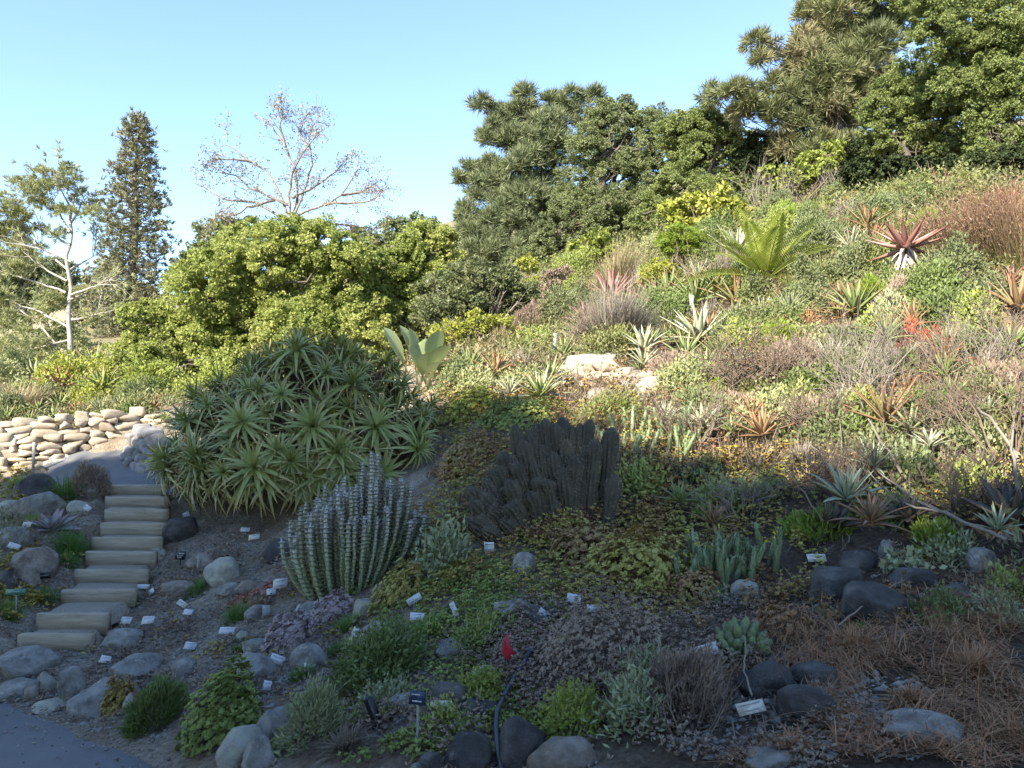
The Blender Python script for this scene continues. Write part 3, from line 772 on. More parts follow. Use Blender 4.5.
def tree(name, label, cat, base, Y, lobes, geo, leafm, barkm, tr=.2, group=None, nl=None, sub=3):
    b = P(base[0], base[1], Y); b[2] = float(height(b[0], b[1])) - .1
    root = thing(name, label, cat, b, group)
    cs = np.array([c for c, r in lobes])
    mid = np.array([cs[:, 0].mean() * .5 + b[0] * .5, cs[:, 1].mean() * .5 + b[1] * .5, cs[:, 2].mean()])
    p, r = limb(b, mid, tr, tr * .6, 0, 8, .03)
    r[0] *= 1.35
    top = cs[np.argmax(cs[:, 2])]
    p2, r2 = limb(mid, top, tr * .6, tr * .12, 0, 6, .04)
    obj('trunk', [(*tube(np.r_[p, p2[1:]] - b, np.r_[r, r2[1:]], 8),)], barkm, root, smooth=True)
    lines = []
    sel = range(len(cs)) if nl is None else rng.choice(len(cs), min(nl, len(cs)), replace=False)
    for i in sel:
        k = int(U(2, len(p) - 1)); st = p[k] if cs[i, 2] < mid[2] + .5 else (p[-1] if U() < .5 else p2[1])
        q, rr = limb(st, cs[i], tr * .22, tr * .05, .08, 6, .05)
        lines.append((q - b, rr))
        for _ in range(sub):
            e = cs[i] + sph(1)[0] * lobes[i][1] * .85
            q2, r3 = limb(q[int(U(3, 6))], e, tr * .08, tr * .02, .05, 4, .08)
            lines.append((q2 - b, r3))
    obj('limbs', tubes(lines, 5), barkm, root, smooth=True)
    V, Fc, T = geo[:3]
    obj('crown', (V - b, Fc, T), leafm, root)
    return root

# far left: pale open tree with a white trunk
Y = 25
def px_line(pts, Y, r0, r1, b, dy=0):
    pts = np.array([P(x, y, Y + dy * i / max(1, len(pts) - 1)) for i, (x, y) in enumerate(pts)])
    n = 3 * (len(pts) - 1) + 1
    tt_ = np.linspace(0, len(pts) - 1, n); i0 = np.minimum(tt_.astype(int), len(pts) - 2); f = (tt_ - i0)[:, None]
    q = pts[i0] * (1 - f) + pts[i0 + 1] * f
    q[1:-1] += N3(n - 2) * r0 * .4
    return q - b, np.linspace(r0, r1, n)
b = P(72, 365, Y); b[2] = float(height(b[0], b[1])) - .1
root = thing('pale_tree', 'pale open tree with a whitish trunk and bare angled branches, far left', 'tree', b)
tl = px_line([(72, 372), (70, 320), (68, 270), (70, 230), (72, 198), (66, 182)], Y, .088, .02, b)
tl[0][0, 2] = -.1
obj('trunk', tube(*tl, 8), M['barkpale'], root, smooth=True)
BR = [[(70, 300), (92, 290), (108, 292)], [(69, 357), (40, 325), (5, 299), (-15, 280)], [(67, 352), (35, 335), (0, 322), (-20, 318)], [(68, 327), (40, 312), (15, 305), (-8, 303)], [(67, 281), (48, 270), (33, 260), (22, 250)],
      [(68, 270), (52, 255), (35, 242), (22, 225)], [(66, 293), (40, 283), (3, 272), (-14, 266)], [(70, 270), (85, 261), (93, 256)], [(71, 295), (88, 289), (98, 285)], [(70, 320), (95, 315), (104, 312)],
      [(70, 232), (58, 212), (50, 196)], [(70, 225), (80, 208), (86, 196)], [(70, 245), (50, 232), (30, 222), (14, 210)], [(71, 262), (45, 250), (20, 245), (0, 240)], [(69, 340), (50, 345), (25, 350), (5, 345)], [(71, 210), (64, 196), (57, 184)]]
lines, tips = [], []
for br in BR:
    q, r = px_line(br, Y, .042, .010, b, U(-1.2, 1.2)); lines.append((q, r))
    for j in range(4):
        k = int(U(3, len(q)))
        grow(q[k], unit(q[-1] - q[0]) + N3(1)[0] * .5 + np.array([0, 0, .3]), .7, .012, 1, lines, tips, .6)
obj('branches', tubes(lines, 5), M['barkpale'], root, smooth=True)
lob = LB([(30, 195, 12), (55, 187, 12), (75, 182, 11), (85, 200, 10), (15, 213, 14), (45, 207, 12), (70, 213, 9), (8, 235, 16), (25, 226, 12), (58, 235, 8), (2, 255, 14), (32, 250, 8),
          (10, 300, 13), (30, 338, 12), (2, 350, 14), (48, 300, 8), (15, 270, 10), (88, 290, 7), (92, 318, 8), (-15, 220, 16), (-15, 300, 16), (0, 200, 16), (20, 190, 13), (45, 178, 10), (70, 170, 8), (-5, 235, 16), (20, 245, 12), (95, 215, 8), (30, 315, 12), (60, 305, 9), (10, 325, 12)], Y, 1.2)
g1 = pine_crown(lob, 1.0, 16, .2, .02)
g2 = tufts(np.array([t[0] for t in tips]) + b, np.array([t[1] for t in tips]), 14, .2, .022)
V = join([g1, g2]); obj('crown', (V[0] - b, V[1], V[2]), M['palegreen'], root)

# tall conical fir
Y = 42
b = P(128, 345, Y); b[2] = float(height(b[0], b[1])) - .2
root = thing('fir_tree', 'tall dark cone shaped fir rising behind the pale tree', 'tree', b)
top = P(138, 113, Y)
obj('trunk', tube(np.array([[0, 0, 0], (top - b) * .5 + [.1, 0, 0], top - b]), [.32, .2, .03], 8), M['bark'], root, smooth=True)
lines, cs, axx = [], [], []
for y in np.arange(116, 345, 5.0):
    zc = P(138 - (y - 113) / 232 * 10, y, Y) - b
    hw = np.interp(y, [113, 122, 135, 155, 180, 205, 235, 265, 300, 345], [4, 11, 18, 23, 29, 35, 40, 43, 44, 46]) * mpp(Y)
    nb_ = 7
    a0 = U(0, 6)
    for k in range(nb_):
        a = a0 + k * 2 * math.pi / nb_ + U(-.3, .3); L_ = hw * U(.6, 1.12)
        d = np.array([math.cos(a), math.sin(a), U(-.15, .2)])
        e = zc + d * L_
        q, r = limb(zc, e, .035, .008, .08, 5, .04); lines.append((q, r))
        m = int(2 + L_ * 4.6)
        t = U(.25, 1, m) ** .8
        cs.append(zc + (e - zc) * t[:, None] + N3(m) * np.array([.16, .16, .12]) * (.4 + L_ * .35)); axx.append(np.tile(d * .5 + np.array([0, 0, .5]), (m, 1)) + N3(m) * .4)
obj('branches', tubes(lines, 4), M['bark'], root, smooth=True)
gq = tufts(np.concatenate(cs), np.concatenate(axx), 11, .3, .05)
obj('crown', gq, M['fir'], root)

# dark trees far left
lb = LB([(22, 264, 14), (46, 266, 12), (70, 275, 12), (0, 276, 16), (60, 285, 14), (20, 290, 16), (-14, 285, 18), (20, 275, 14), (36, 268, 12), (50, 280, 12), (6, 288, 15), (30, 295, 18), (55, 300, 15), (10, 312, 15)], 62, .5)
tree('pine_tree', 'small dark round pine on the far slope at the left edge', 'tree', (28, 325), 62, lb, pine_crown(lb, .8, 9, .5, .09), M['pine'], M['bark'], .25)
lb = LB([(100, 285, 16), (112, 268, 12), (92, 312, 18), (118, 300, 18), (140, 300, 16), (108, 335, 20), (140, 330, 20), (160, 318, 14), (85, 335, 14), (155, 340, 14)], 47, .5)
tree('oak_tree', 'olive brown tree filling the space under the tall fir', 'tree', (120, 350), 47, lb, crown(lb, .17, .12, 1.0), M['fir'], M['bark'], .25)
lb = LB([(60, 330, 10), (48, 340, 12), (75, 340, 10), (30, 352, 10), (15, 345, 12)], 36, .5)
tree('oak_tree', 'low dark green bush between the pale tree and the tan hill', 'tree', (50, 360), 36, lb, crown(lb, .12, .09, 1.0), M['oak'], M['bark'], .12)
for i, (x, y_, r, lb_) in enumerate(((48, 300, 9, 'lone dark oak on the tan hill, half behind the pale trunk'), (20, 318, 8, 'small dark oak low on the tan hill'), (75, 300, 8, 'upper small oak on the tan hill right of the pale trunk'))):
    l = LB([(x, y_, r), (x + r * .6, y_ + 3, r * .7), (x - r * .6, y_ + 2, r * .7)], 110, .4)
    tree('oak_tree', lb_, 'tree', (x, y_ + 10), 110, l, crown(l, .5, .4, 1.2), M['oak'], M['bark'], .3)

# nearly leafless tree
Y = 30
b = P(288, 300, Y); b[2] = float(height(b[0], b[1])) - .1
root = thing('bare_tree', 'nearly leafless grey branched tree against the sky', 'tree', b)
tl = px_line([(288, 330), (289, 270), (290, 240), (291, 222)], Y, .15, .10, b); tl[0][0] = [0, 0, -.1]
obj('trunk', tube(*tl, 8), M['barkgrey'], root, smooth=True)
BR = [[(291, 224), (297, 196), (294, 167), (285, 147), (272, 127), (261, 118), (254, 112)], [(291, 224), (288, 196), (293, 168), (307, 146), (322, 130), (318, 118)], [(288, 222), (255, 202), (227, 200), (207, 190), (196, 180)],
      [(291, 205), (275, 200), (250, 188), (235, 175), (220, 172)], [(290, 222), (280, 195), (268, 172), (252, 162), (228, 145), (226, 130)], [(291, 218), (305, 212), (325, 205), (342, 195), (358, 172), (356, 156)],
      [(325, 205), (345, 203), (370, 202), (388, 188)], [(293, 225), (340, 225), (378, 229)], [(292, 222), (304, 190), (312, 165), (309, 140), (316, 122)], [(292, 198), (318, 185), (335, 172), (345, 160)], [(275, 200), (252, 206), (235, 214), (215, 218)],
      [(285, 147), (280, 125), (283, 112)], [(307, 146), (298, 132), (306, 116)], [(342, 195), (362, 192), (380, 180)], [(252, 162), (235, 160), (212, 158)]]
lines, tips = [], []
for br in BR:
    dy = U(-2, 2)
    q, r = px_line(br, Y, .06, .014, b, dy); lines.append((q, r))
    for j in range(12):
        k = int(U(2, len(q)))
        grow(q[k], unit(q[min(k + 1, len(q) - 1)] - q[k - 1]) + N3(1)[0] * .7 + np.array([0, 0, .05]), U(.3, .62), .014, 2, lines, tips, .75, .0)
obj('branches', tubes(lines, 4), M['barkgrey'], root, smooth=True)
tp = np.array([t[0] for t in tips]); tp = tp[rng.random(len(tp)) < .3]
n = len(tp) * 7
bb = np.repeat(tp, 7, 0) + N3(n) * .11
obj('crown', leaves(bb, N3(n) - [0, 0, .4], N3(n), .10 * U(.6, 1.2, n), .055), M['bare'], root)

# bright green trees of the middle distance
Y = 20
lb = LB([(250, 245, 26), (285, 237, 24), (320, 246, 26), (350, 258, 24), (222, 262, 24), (205, 290, 28), (178, 312, 26), (160, 337, 25), (148, 362, 24), (252, 290, 32), (300, 285, 32), (348, 295, 28),
         (200, 345, 28), (245, 335, 30), (290, 330, 30), (175, 375, 24), (230, 372, 26), (330, 330, 26), (130, 350, 18), (122, 372, 16), (138, 318, 16), (188, 278, 18), (270, 262, 24), (330, 272, 22), (270, 310, 28), (310, 310, 28), (225, 310, 26), (360, 325, 26), (340, 345, 24), (300, 360, 24), (260, 380, 22), (200, 375, 22), (370, 345, 20), (235, 265, 22), (300, 255, 20), (225, 350, 24), (320, 375, 18)], Y, .9)
tree('shrub_tree', 'broad bright lime green tree behind the big aloe mound', 'tree', (250, 400), Y, lb, crown(lb, .07, .048, 1.2, clump=.2), M['lime'], M['bark'], .22)
Y = 21
lb = LB([(390, 268, 22), (428, 243, 20), (438, 262, 20), (412, 258, 20), (425, 285, 24), (395, 298, 24), (372, 285, 20), (445, 240, 12), (420, 232, 12), (380, 315, 22), (405, 325, 22), (400, 285, 22), (440, 280, 20), (430, 300, 22), (450, 262, 14), (415, 305, 22), (395, 340, 18), (440, 320, 18)], Y, .8)
tree('shrub_tree', 'smaller fresh green tree right of the broad lime tree', 'tree', (410, 350), Y, lb, crown(lb, .07, .048, 1.2, clump=.2), M['lime'], M['bark'], .16)
lb = LB([(215, 240, 18), (200, 256, 14), (232, 230, 14), (190, 268, 12), (250, 226, 10)], 30, .6)
tree('oak_tree', 'dark olive tree peeping out behind the lime tree, under the leafless tree', 'tree', (215, 330), 30, lb, crown(lb, .11, .08, 1.1), M['oak'], M['bark'], .15)
lb = LB([(400, 230, 14), (382, 236, 13), (415, 224, 11), (365, 240, 13), (430, 225, 9), (440, 236, 10), (452, 244, 10), (465, 250, 10), (445, 258, 14), (470, 268, 14), (420, 250, 14), (480, 275, 12)], 46, .6)
tree('oak_tree', 'distant grey green tree on the skyline behind the fresh green tree', 'tree', (400, 300), 46, lb, crown(lb, .15, .11, 1.1), M['oak'], M['bark'], .2)

# pine, oaks and the big trees on the right
lb = LB([(482, 104, 8), (500, 116, 9), (526, 96, 8), (518, 112, 12), (549, 103, 9), (568, 104, 11), (592, 96, 8), (581, 116, 13), (549, 126, 16), (488, 140, 9), (510, 138, 14), (533, 142, 16), (558, 145, 16),
         (472, 172, 10), (459, 181, 7), (492, 168, 12), (520, 164, 16), (542, 170, 16), (477, 198, 8), (502, 188, 14), (526, 196, 16), (468, 211, 10), (493, 220, 13), (464, 224, 8), (520, 224, 15), (497, 240, 13), (510, 252, 13), (480, 252, 14), (495, 262, 14), (515, 268, 14), (535, 240, 14), (530, 258, 14), (470, 232, 10), (505, 205, 15), (485, 182, 12), (535, 118, 12), (505, 128, 12), (546, 196, 15), (546, 216, 15), (478, 240, 9)], 36, .7)
tree('pine_tree', 'grey green pine with upswept tops, left end of the skyline grove', 'tree', (535, 285), 36, lb, pine_crown(lb, 3.0, 13, .46, .032, up=.9), M['pine'], M['bark'], .16, sub=2)
lb = LB([(592, 130, 13), (625, 104, 9), (622, 118, 13), (642, 116, 13), (610, 128, 16), (655, 132, 16), (590, 152, 18), (625, 150, 20), (665, 155, 18), (578, 180, 20), (612, 180, 22), (648, 185, 20), (568, 206, 18), (604, 206, 18), (556, 226, 16), (588, 226, 15), (540, 246, 14), (560, 250, 14), (520, 262, 12), (575, 255, 12), (600, 228, 16), (620, 215, 16), (640, 205, 16), (590, 245, 14), (560, 268, 14), (535, 272, 13), (615, 240, 13), (630, 230, 12), (635, 160, 18), (570, 200, 14), (600, 112, 12), (585, 140, 14), (605, 105, 8), (660, 118, 12), (675, 140, 14), (685, 165, 16)], 34, .8)
tree('oak_tree', 'large grey green oak in the middle of the skyline grove', 'tree', (600, 270), 34, lb, crown(lb, .075, .045, 1.2, clump=.21), M['oak'], M['bark'], .3)
lb = LB([(700, 130, 18), (722, 142, 16), (690, 158, 20), (725, 166, 20), (746, 162, 14), (678, 184, 20), (714, 190, 18), (750, 182, 13), (658, 200, 15), (695, 207, 15), (768, 175, 11), (735, 200, 14), (640, 222, 12), (665, 225, 13), (690, 225, 13), (715, 218, 13), (750, 205, 13), (770, 195, 12), (672, 132, 16), (685, 122, 14), (705, 118, 14), (722, 126, 14), (742, 140, 14), (760, 150, 14), (775, 160, 12), (735, 112, 8), (700, 150, 16), (738, 185, 13), (785, 190, 11)], 31, .8)
tree('oak_tree', 'lower green oak between the grove and the tall right pine', 'tree', (700, 235), 31, lb, crown(lb, .075, .045, 1.2, clump=.21), M['oakbright'], M['bark'], .25)
lb = LB([(754, 42, 9), (770, 50, 9), (760, 60, 7), (808, 18, 12), (821, 6, 14), (840, 13, 18), (802, 44, 15), (824, 40, 18), (846, 36, 18), (869, 29, 18), (862, 6, 18), (792, 68, 15), (814, 68, 18), (840, 65, 20), (869, 61, 20),
         (712, 95, 10), (730, 93, 12), (752, 97, 12), (773, 93, 16), (798, 97, 18), (824, 99, 20), (850, 93, 20), (779, 118, 16), (805, 122, 16), (830, 125, 16), (850, 118, 16), (744, 116, 12), (815, 150, 15), (790, 145, 13), (840, 150, 15), (860, 80, 18), (835, 80, 18), (875, 45, 18), (850, 45, 18), (850, -15, 22), (885, -10, 22), (905, 15, 18), (820, -20, 14)], 29, .8)
tree('pine_tree', 'tall shaggy pine with browning needles at upper right', 'tree', (846, 195), 29, lb, pine_crown(lb, 2.6, 13, .42, .03), M['pinebrown'], M['bark'], .2, sub=2)
lb = LB([(907, 80, 20), (933, 70, 20), (958, 76, 20), (888, 106, 17), (914, 100, 20), (939, 100, 20), (962, 108, 17), (875, 128, 14), (894, 125, 15), (920, 124, 15), (943, 134, 15), (926, 146, 12), (900, 142, 11), (885, 90, 14), (905, 140, 14), (880, 145, 13), (945, 150, 14), (960, 150, 14), (925, 105, 16), (870, 110, 13)], 26, .8)
tree('oak_tree', 'sunlit green oak in front of the tall shaggy pine', 'tree', (905, 195), 26, lb, crown(lb, .068, .042, 1.2, clump=.21), M['oakbright'], M['bark'], .13)
lb = LB([(935, 30, 24), (962, 18, 24), (1000, 15, 26), (1030, 30, 26), (985, 48, 24), (1015, 70, 24), (960, 46, 18), (1000, 98, 22), (1030, 120, 24), (990, 128, 20), (1015, 148, 20), (940, 4, 22), (910, -4, 20), (975, -10, 26), (1010, -20, 26), (975, 158, 16), (1045, 70, 26), (1050, 10, 28), (1060, 120, 24), (1000, 70, 24), (985, 85, 22), (1005, 45, 24), (975, 110, 20), (1020, 95, 22), (950, 85, 18), (1000, 160, 18)], 23.5, .8)
tree('oak_tree', 'big leaning green tree filling the upper right corner', 'tree', (1010, 180), 23.5, lb, crown(lb, .068, .042, 1.2, clump=.21), M['oakbright'], M['bark'], .11)
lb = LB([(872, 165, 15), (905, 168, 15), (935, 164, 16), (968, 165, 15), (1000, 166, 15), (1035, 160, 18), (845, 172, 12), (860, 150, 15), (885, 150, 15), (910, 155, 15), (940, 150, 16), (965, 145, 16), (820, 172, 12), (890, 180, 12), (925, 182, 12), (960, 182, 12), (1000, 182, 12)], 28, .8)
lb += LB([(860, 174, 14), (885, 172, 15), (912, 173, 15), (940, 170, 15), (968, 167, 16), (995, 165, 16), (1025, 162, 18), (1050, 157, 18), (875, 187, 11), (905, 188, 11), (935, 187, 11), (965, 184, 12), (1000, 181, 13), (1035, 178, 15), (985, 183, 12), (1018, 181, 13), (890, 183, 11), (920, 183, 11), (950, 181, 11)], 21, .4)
tree('oak_tree', 'dark shaded thicket under the big right hand trees', 'tree', (930, 185), 28, lb, crown(lb, .10, .06, 1.3), M['oakshade'], M['bark'], .12)  # its darkness is coloured into the leaves, for the overhanging trees' shade
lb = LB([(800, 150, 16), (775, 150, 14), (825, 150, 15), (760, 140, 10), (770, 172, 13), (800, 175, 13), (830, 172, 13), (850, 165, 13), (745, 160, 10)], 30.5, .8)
tree('oak_tree', 'dark undergrowth below the tall shaggy pine', 'tree', (800, 190), 30.5, lb, crown(lb, .10, .07, 1.3), M['oakshade'], M['bark'], .12)

# trees behind the photographer: their shadow lies over the front beds
def shade_tree(u_, vtop, t, rad, label):
    perp = np.array([-SUN_AZ[1], SUN_AZ[0]]) * -1     # to the photograph's right
    if perp[0] < 0: perp = -perp
    q = SUN_AZ * t + perp * u_
    zt = (vtop + t * math.sin(SUN_EL)) / math.cos(SUN_EL)
    z0 = float(height(q[0], q[1]))
    bb_ = np.array([q[0], q[1], z0 - .1])
    lob = [(np.array([q[0], q[1], zt - rad * .9]), rad * .9)]
    nz_ = max(2, int((zt - z0) / rad))
    for k in range(nz_):
        zz = z0 + rad * .6 + (zt - rad * 1.2 - z0 - rad * .6) * k / max(1, nz_ - 1)
        for j in range(4):
            a = j * math.pi / 2 + k * .7 + U(-.3, .3)
            lob.append((np.array([q[0] + math.cos(a) * rad * .75, q[1] + math.sin(a) * rad * .75, zz + U(-.4, .4)]), rad * U(.65, .85)))
    root = thing('oak_tree', label, 'tree', bb_)
    p, r = limb(bb_, np.array([q[0], q[1], zt - rad]), .3, .08, 0, 8, .02)
    obj('trunk', tube(p - bb_, r, 8), M['bark'], root, smooth=True)
    gq = crown(lob, .24, .18, 1.0, clump=.3, inner=.35)
    obj('crown', (gq[0] - bb_, gq[1], gq[2]), M['oak'], root)
for u_, vt, t, rad, lb_ in SHADE:
    shade_tree(u_, vt, t, rad, lb_)

# ------------------------------------------------------------------ plants
def dome_pts(n, w, d, h, low=0.0):
    """points spread through a dome, mostly near its surface"""
    v = sph(n); v[:, 2] = np.abs(v[:, 2])
    r = U(.45, 1, n) ** .5
    p = v * r[:, None]
    bump = 1 + .22 * np.sin(p[:, 0] * 5 + w * 40) * np.cos(p[:, 1] * 4 + h * 30)
    p = p * bump[:, None] * np.array([w / 2, d / 2, h])
    return p, unit(v * np.array([1, 1, 1.2]))

def plant_base(px, py, hpx=0):
    return G(px, py)

def mound(name, label, cat, px, py, wpx, hpx, mat, kind='leaf', L=.04, W=None, n=None, cover=1.6, depth=.9, stems=None, group=None, Y=None, stemcol='twigbrown', up=.5, fl=None):
    """a plant mound: base row py, width and height as seen; leaves, needles, blades or rosettes, plus stems"""
    b = G(px, py) if Y is None else P(px, py, Y)
    m = mpp(b[1]); w, h = wpx * m, hpx * m; d = w * depth
    b = b + np.array([0, d * .35 if Y is None else 0, 0]); b[2] = float(hz(b[0], b[1])) if Y is None else b[2]
    W = W or L * .55
    area = 2 * math.pi * (w / 2 + h) ** 2 / 3
    n = n or int(cover * area / (.5 * L * W)) 
    n = min(n, 16000)
    h = h * .95
    nc = max(8, int(n / 14))
    c, nr = dome_pts(nc, w * .94, d, h)
    pk = rng.integers(0, nc, n)
    if kind == 'leaf':
        p = c[pk] + N3(n) * L * .9; dr = nr[pk] * .8 + N3(n) * .6 + [0, 0, up * .5]
        geo = leaves(p, dr, unit(nr[pk] + N3(n) * .5 + [0, 0, .4]), L * U(.6, 1.3, n), W)
    elif kind == 'needle':
        p = c[pk] + N3(n) * L * .35; dr = nr[pk] * .9 + N3(n) * .35 + [0, 0, up]
        geo = leaves(p, dr, N3(n), L * U(.6, 1.3, n), W, .05)
    elif kind == 'grass':
        q = rng.random((n, 2)) - .5
        p = np.c_[q[:, 0] * w * .7, q[:, 1] * d * .7, np.zeros(n)]
        dr = np.c_[q * 2.0 * .75, np.ones(n)] + N3(n) * .22
        geo = blades(p, dr, h * 1.08 * U(.5, 1.12, n), W, U(.05, .4, n), 4, .2, 'grass')
    elif kind == 'fan':
        p = N3(n) * [w * .06, d * .06, .02]; v = sph(n); v[:, 2] = np.abs(v[:, 2]) + .12
        dr = unit(v); s = 1 / np.sqrt((dr[:, 0] / (w / 2)) ** 2 + (dr[:, 1] / (d / 2)) ** 2 + (dr[:, 2] / h) ** 2)
        geo = blades(p, dr, s * U(.55, 1.15, n), W, U(.05, .3, n), 5, .2, 'grass')
    elif kind == 'rosette':
        k = 8; m_ = max(6, n // k)
        c, nr = dome_pts(m_, w * .94, d, h)
        a = np.repeat(unit(nr + [0, 0, .5]), k, 0)
        dr = unit(a * .55 + unit(np.cross(a, N3(m_ * k))))
        geo = leaves(np.repeat(c, k, 0), dr, a + N3(m_ * k) * .2, L * U(.7, 1.2, m_ * k), W)
    V, Fc, T = geo[:3]
    V = V.copy(); V[:, 2] = np.maximum(V[:, 2], -.03) if kind != 'grass' else V[:, 2]
    # follow the slope
    sl_x = (hz(b[0] + .2, b[1]) - hz(b[0] - .2, b[1])) / .4; sl_y = (hz(b[0], b[1] + .2) - hz(b[0], b[1] - .2)) / .4
    tilt = lambda A: A + np.c_[np.zeros((len(A), 2)), np.clip(A[:, 0] * sl_x + A[:, 1] * sl_y, -h * .6, h * .6) if Y is None else np.zeros(len(A))]
    V = tilt(V)
    if stems:
        root = thing(name, label, cat, b, group)
        lines = []
        for i in range(stems):
            e, _ = dome_pts(1, w * .85, d * .85, h * .9)
            q, r = limb([U(-.08, .08) * w, U(-.08, .08) * d, -.03], e[0], max(.004, w * .012), max(.002, w * .004), -.08, 6, .06)
            lines.append((tilt(q), r))
        obj('stems', tubes(lines, 4), M[stemcol], root, smooth=True)
        obj('foliage', (V, Fc, T), M[mat], root)
        return root
    o = obj(name, (V, Fc, T), M[mat], loc=b)
    return tag(o, label, cat, group)

def bush(name, label, cat, lobes_px, Y, mat, L, W, k=1.2, base=None, fine=False, stems=5, group=None, clump=.28, barkm='twigbrown'):
    lb = LB(lobes_px, Y, .7)
    cs = np.array([c for c, r in lb])
    x, y = cs[:, 0].mean(), cs[:, 1].mean()
    b = np.array([x, y, float(hz(x, y)) - .05])
    root = thing(name, label, cat, b, group)
    geo = crown(lb, L, W, k, clump=clump)
    lines = []
    for c, r in lb:
        q, rr = limb(b + N3(1)[0] * [.08, .08, 0], c, .03, .01, .05, 6, .06); lines.append((q - b, rr))
        for _ in range(stems):
            q2, r3 = limb(q[int(U(2, 5))], c + sph(1)[0] * r * .9, .012, .004, .02, 4, .08); lines.append((q2 - b, r3))
    obj('stems', tubes(lines, 4), M[barkm], root, smooth=True)
    obj('foliage', (geo[0] - b, geo[1], geo[2]), M[mat], root)
    return root

def rosette_geo(n, L, W, droop=.4, rise=(.1, 1.2), segs=6, fold=.35, prof='aloe', fleshy=False, jit=.12):
    """one rosette: inner leaves upright, outer leaves spreading"""
    i = np.arange(n); a = i * 2.39996 + U(0, 6)
    t = i / max(1, n - 1)                              # 0 outer .. 1 inner
    el = rise[0] + (rise[1] - rise[0]) * t ** .8 + U(-jit, jit, n)
    d = np.c_[np.cos(a) * np.cos(el), np.sin(a) * np.cos(el), np.sin(el)]
    ll = L * (1 - .35 * t ** 2) * U(.85, 1.1, n)
    base = d * [W * .6, W * .6, 0] + np.c_[np.zeros((n, 2)), t * L * .12]
    return blades(base, d, ll, W * (1 - .4 * t), droop * (1 - t * .8), segs, fold, prof, fleshy=fleshy)

def rotm(axis_to):
    return Vector(axis_to).to_track_quat('Z', 'Y')

def rosette_plant(name, label, cat, px, py, rpx, mat, n=16, Wf=.2, droop=.3, rise=(.15, 1.25), prof='aloe', fleshy=True, lean=(0, -.25), group=None, trunk=0, Y=None, dead=None, z=0, Lf=1.0, lift=0.0):
    b = G(px, py) if Y is None else P(px, py, Y)
    L = rpx * mpp(b[1]) * Lf
    root_needed = trunk or dead
    geo = rosette_geo(n, L, L * Wf, droop, rise, 6, .3, prof, fleshy)
    V = np.array(geo[0]); q = np.array(rotm((lean[0], lean[1], 1)).to_matrix())
    V = V @ q.T + [0, 0, lift]
    if not root_needed:
        o = obj(name, (V, geo[1], geo[2]), M[mat], loc=b + [0, 0, z + .01], smooth=True)
        return tag(o, label, cat, group)
    root = thing(name, label, cat, b, group)
    obj('leaves', (V + [0, 0, trunk], geo[1], geo[2]), M[mat], root, smooth=True)
    if trunk: obj('trunk', tube([[0, 0, -.1], [.01, 0, trunk * .5], [0, 0, trunk]], [L * .1, L * .09, L * .1], 8), M['aloedead'], root, smooth=True)
    if dead:
        nd = dead
        a = U(0, 6.28, nd); zz = U(.2, 1, nd) * trunk
        d = np.c_[np.cos(a), np.sin(a), U(-.9, -.1, nd)]
        g2 = blades(np.c_[np.cos(a) * L * .1, np.sin(a) * L * .1, zz], d, L * U(.4, .8, nd), L * .1, .5, 5, .3)
        obj('dead_leaves', g2, M['greystraw'], root, smooth=True)
    return root

# --- big aloe mound with its rosettes
Yb = 10.5
ac = P(308, 478, Yb)
ac = ac + np.array([0, .1, 0]); gz0 = float(hz(ac[0], ac[1]))
root = thing('aloe_mound', 'huge dark green mound of many spiky aloe rosettes beside the steps', 'aloe', (ac[0], ac[1], gz0))
zc = ac[2] - gz0 - .05
RX, RY, RZ = 1.82, 1.35, 1.82
gold = math.pi * (3 - 5 ** .5)
meshes = []
for v in range(6):
    g_ = rosette_geo(34, .45, .052, U(.5, .85), (-.15, 1.25), 7, .35, 'aloe', False, .2)
    ov = make_mesh('rosette', g_[0], g_[1], g_[2], None, [M['aloe'] if v < 5 else M['aloeyellow']], True); meshes.append(ov)
ends = []
NR = 150
cand = []
for i in range(NR):
    zz = 1 - (i + .5) / NR * 1.55
    a = i * gold; rr = math.sqrt(max(0, 1 - zz * zz))
    d = np.array([math.cos(a) * rr, math.sin(a) * rr, zz]) + N3(1)[0] * .06
    if d[1] > .5 and d[2] < .45: continue
    cand.append(d)
cand = sorted([d for d in cand if not (d[1] > .30 and d[2] < .55)], key=lambda d: d[1] - .6 * d[2])[:100]
for i, d in enumerate(cand):
    s = U(.92, 1.05)
    p = d * [RX, RY, RZ] * s + [0, 0, zc - .06]
    if p[2] < .12: p[2] = .12 + U(0, .2)
    if d[0] < -.3: p[2] -= .0
    nrm = unit(d * [1, 1, 1] + np.array([0, 0, .45]) + N3(1)[0] * .16)
    o = bpy.data.objects.new('rosette', meshes[5 if (d[2] < -.2 and U() < .6) or U() < .06 else int(U(0, 5))]); COL.objects.link(o); o.parent = root
    o.location = p; o.rotation_mode = 'QUATERNION'
    o.rotation_quaternion = rotm(nrm) @ Matrix.Rotation(U(0, 6.28), 4, 'Z').to_quaternion()
    sc_ = U(.62, 1.18); o.scale = (sc_, sc_, sc_)
    ends.append((p, nrm))
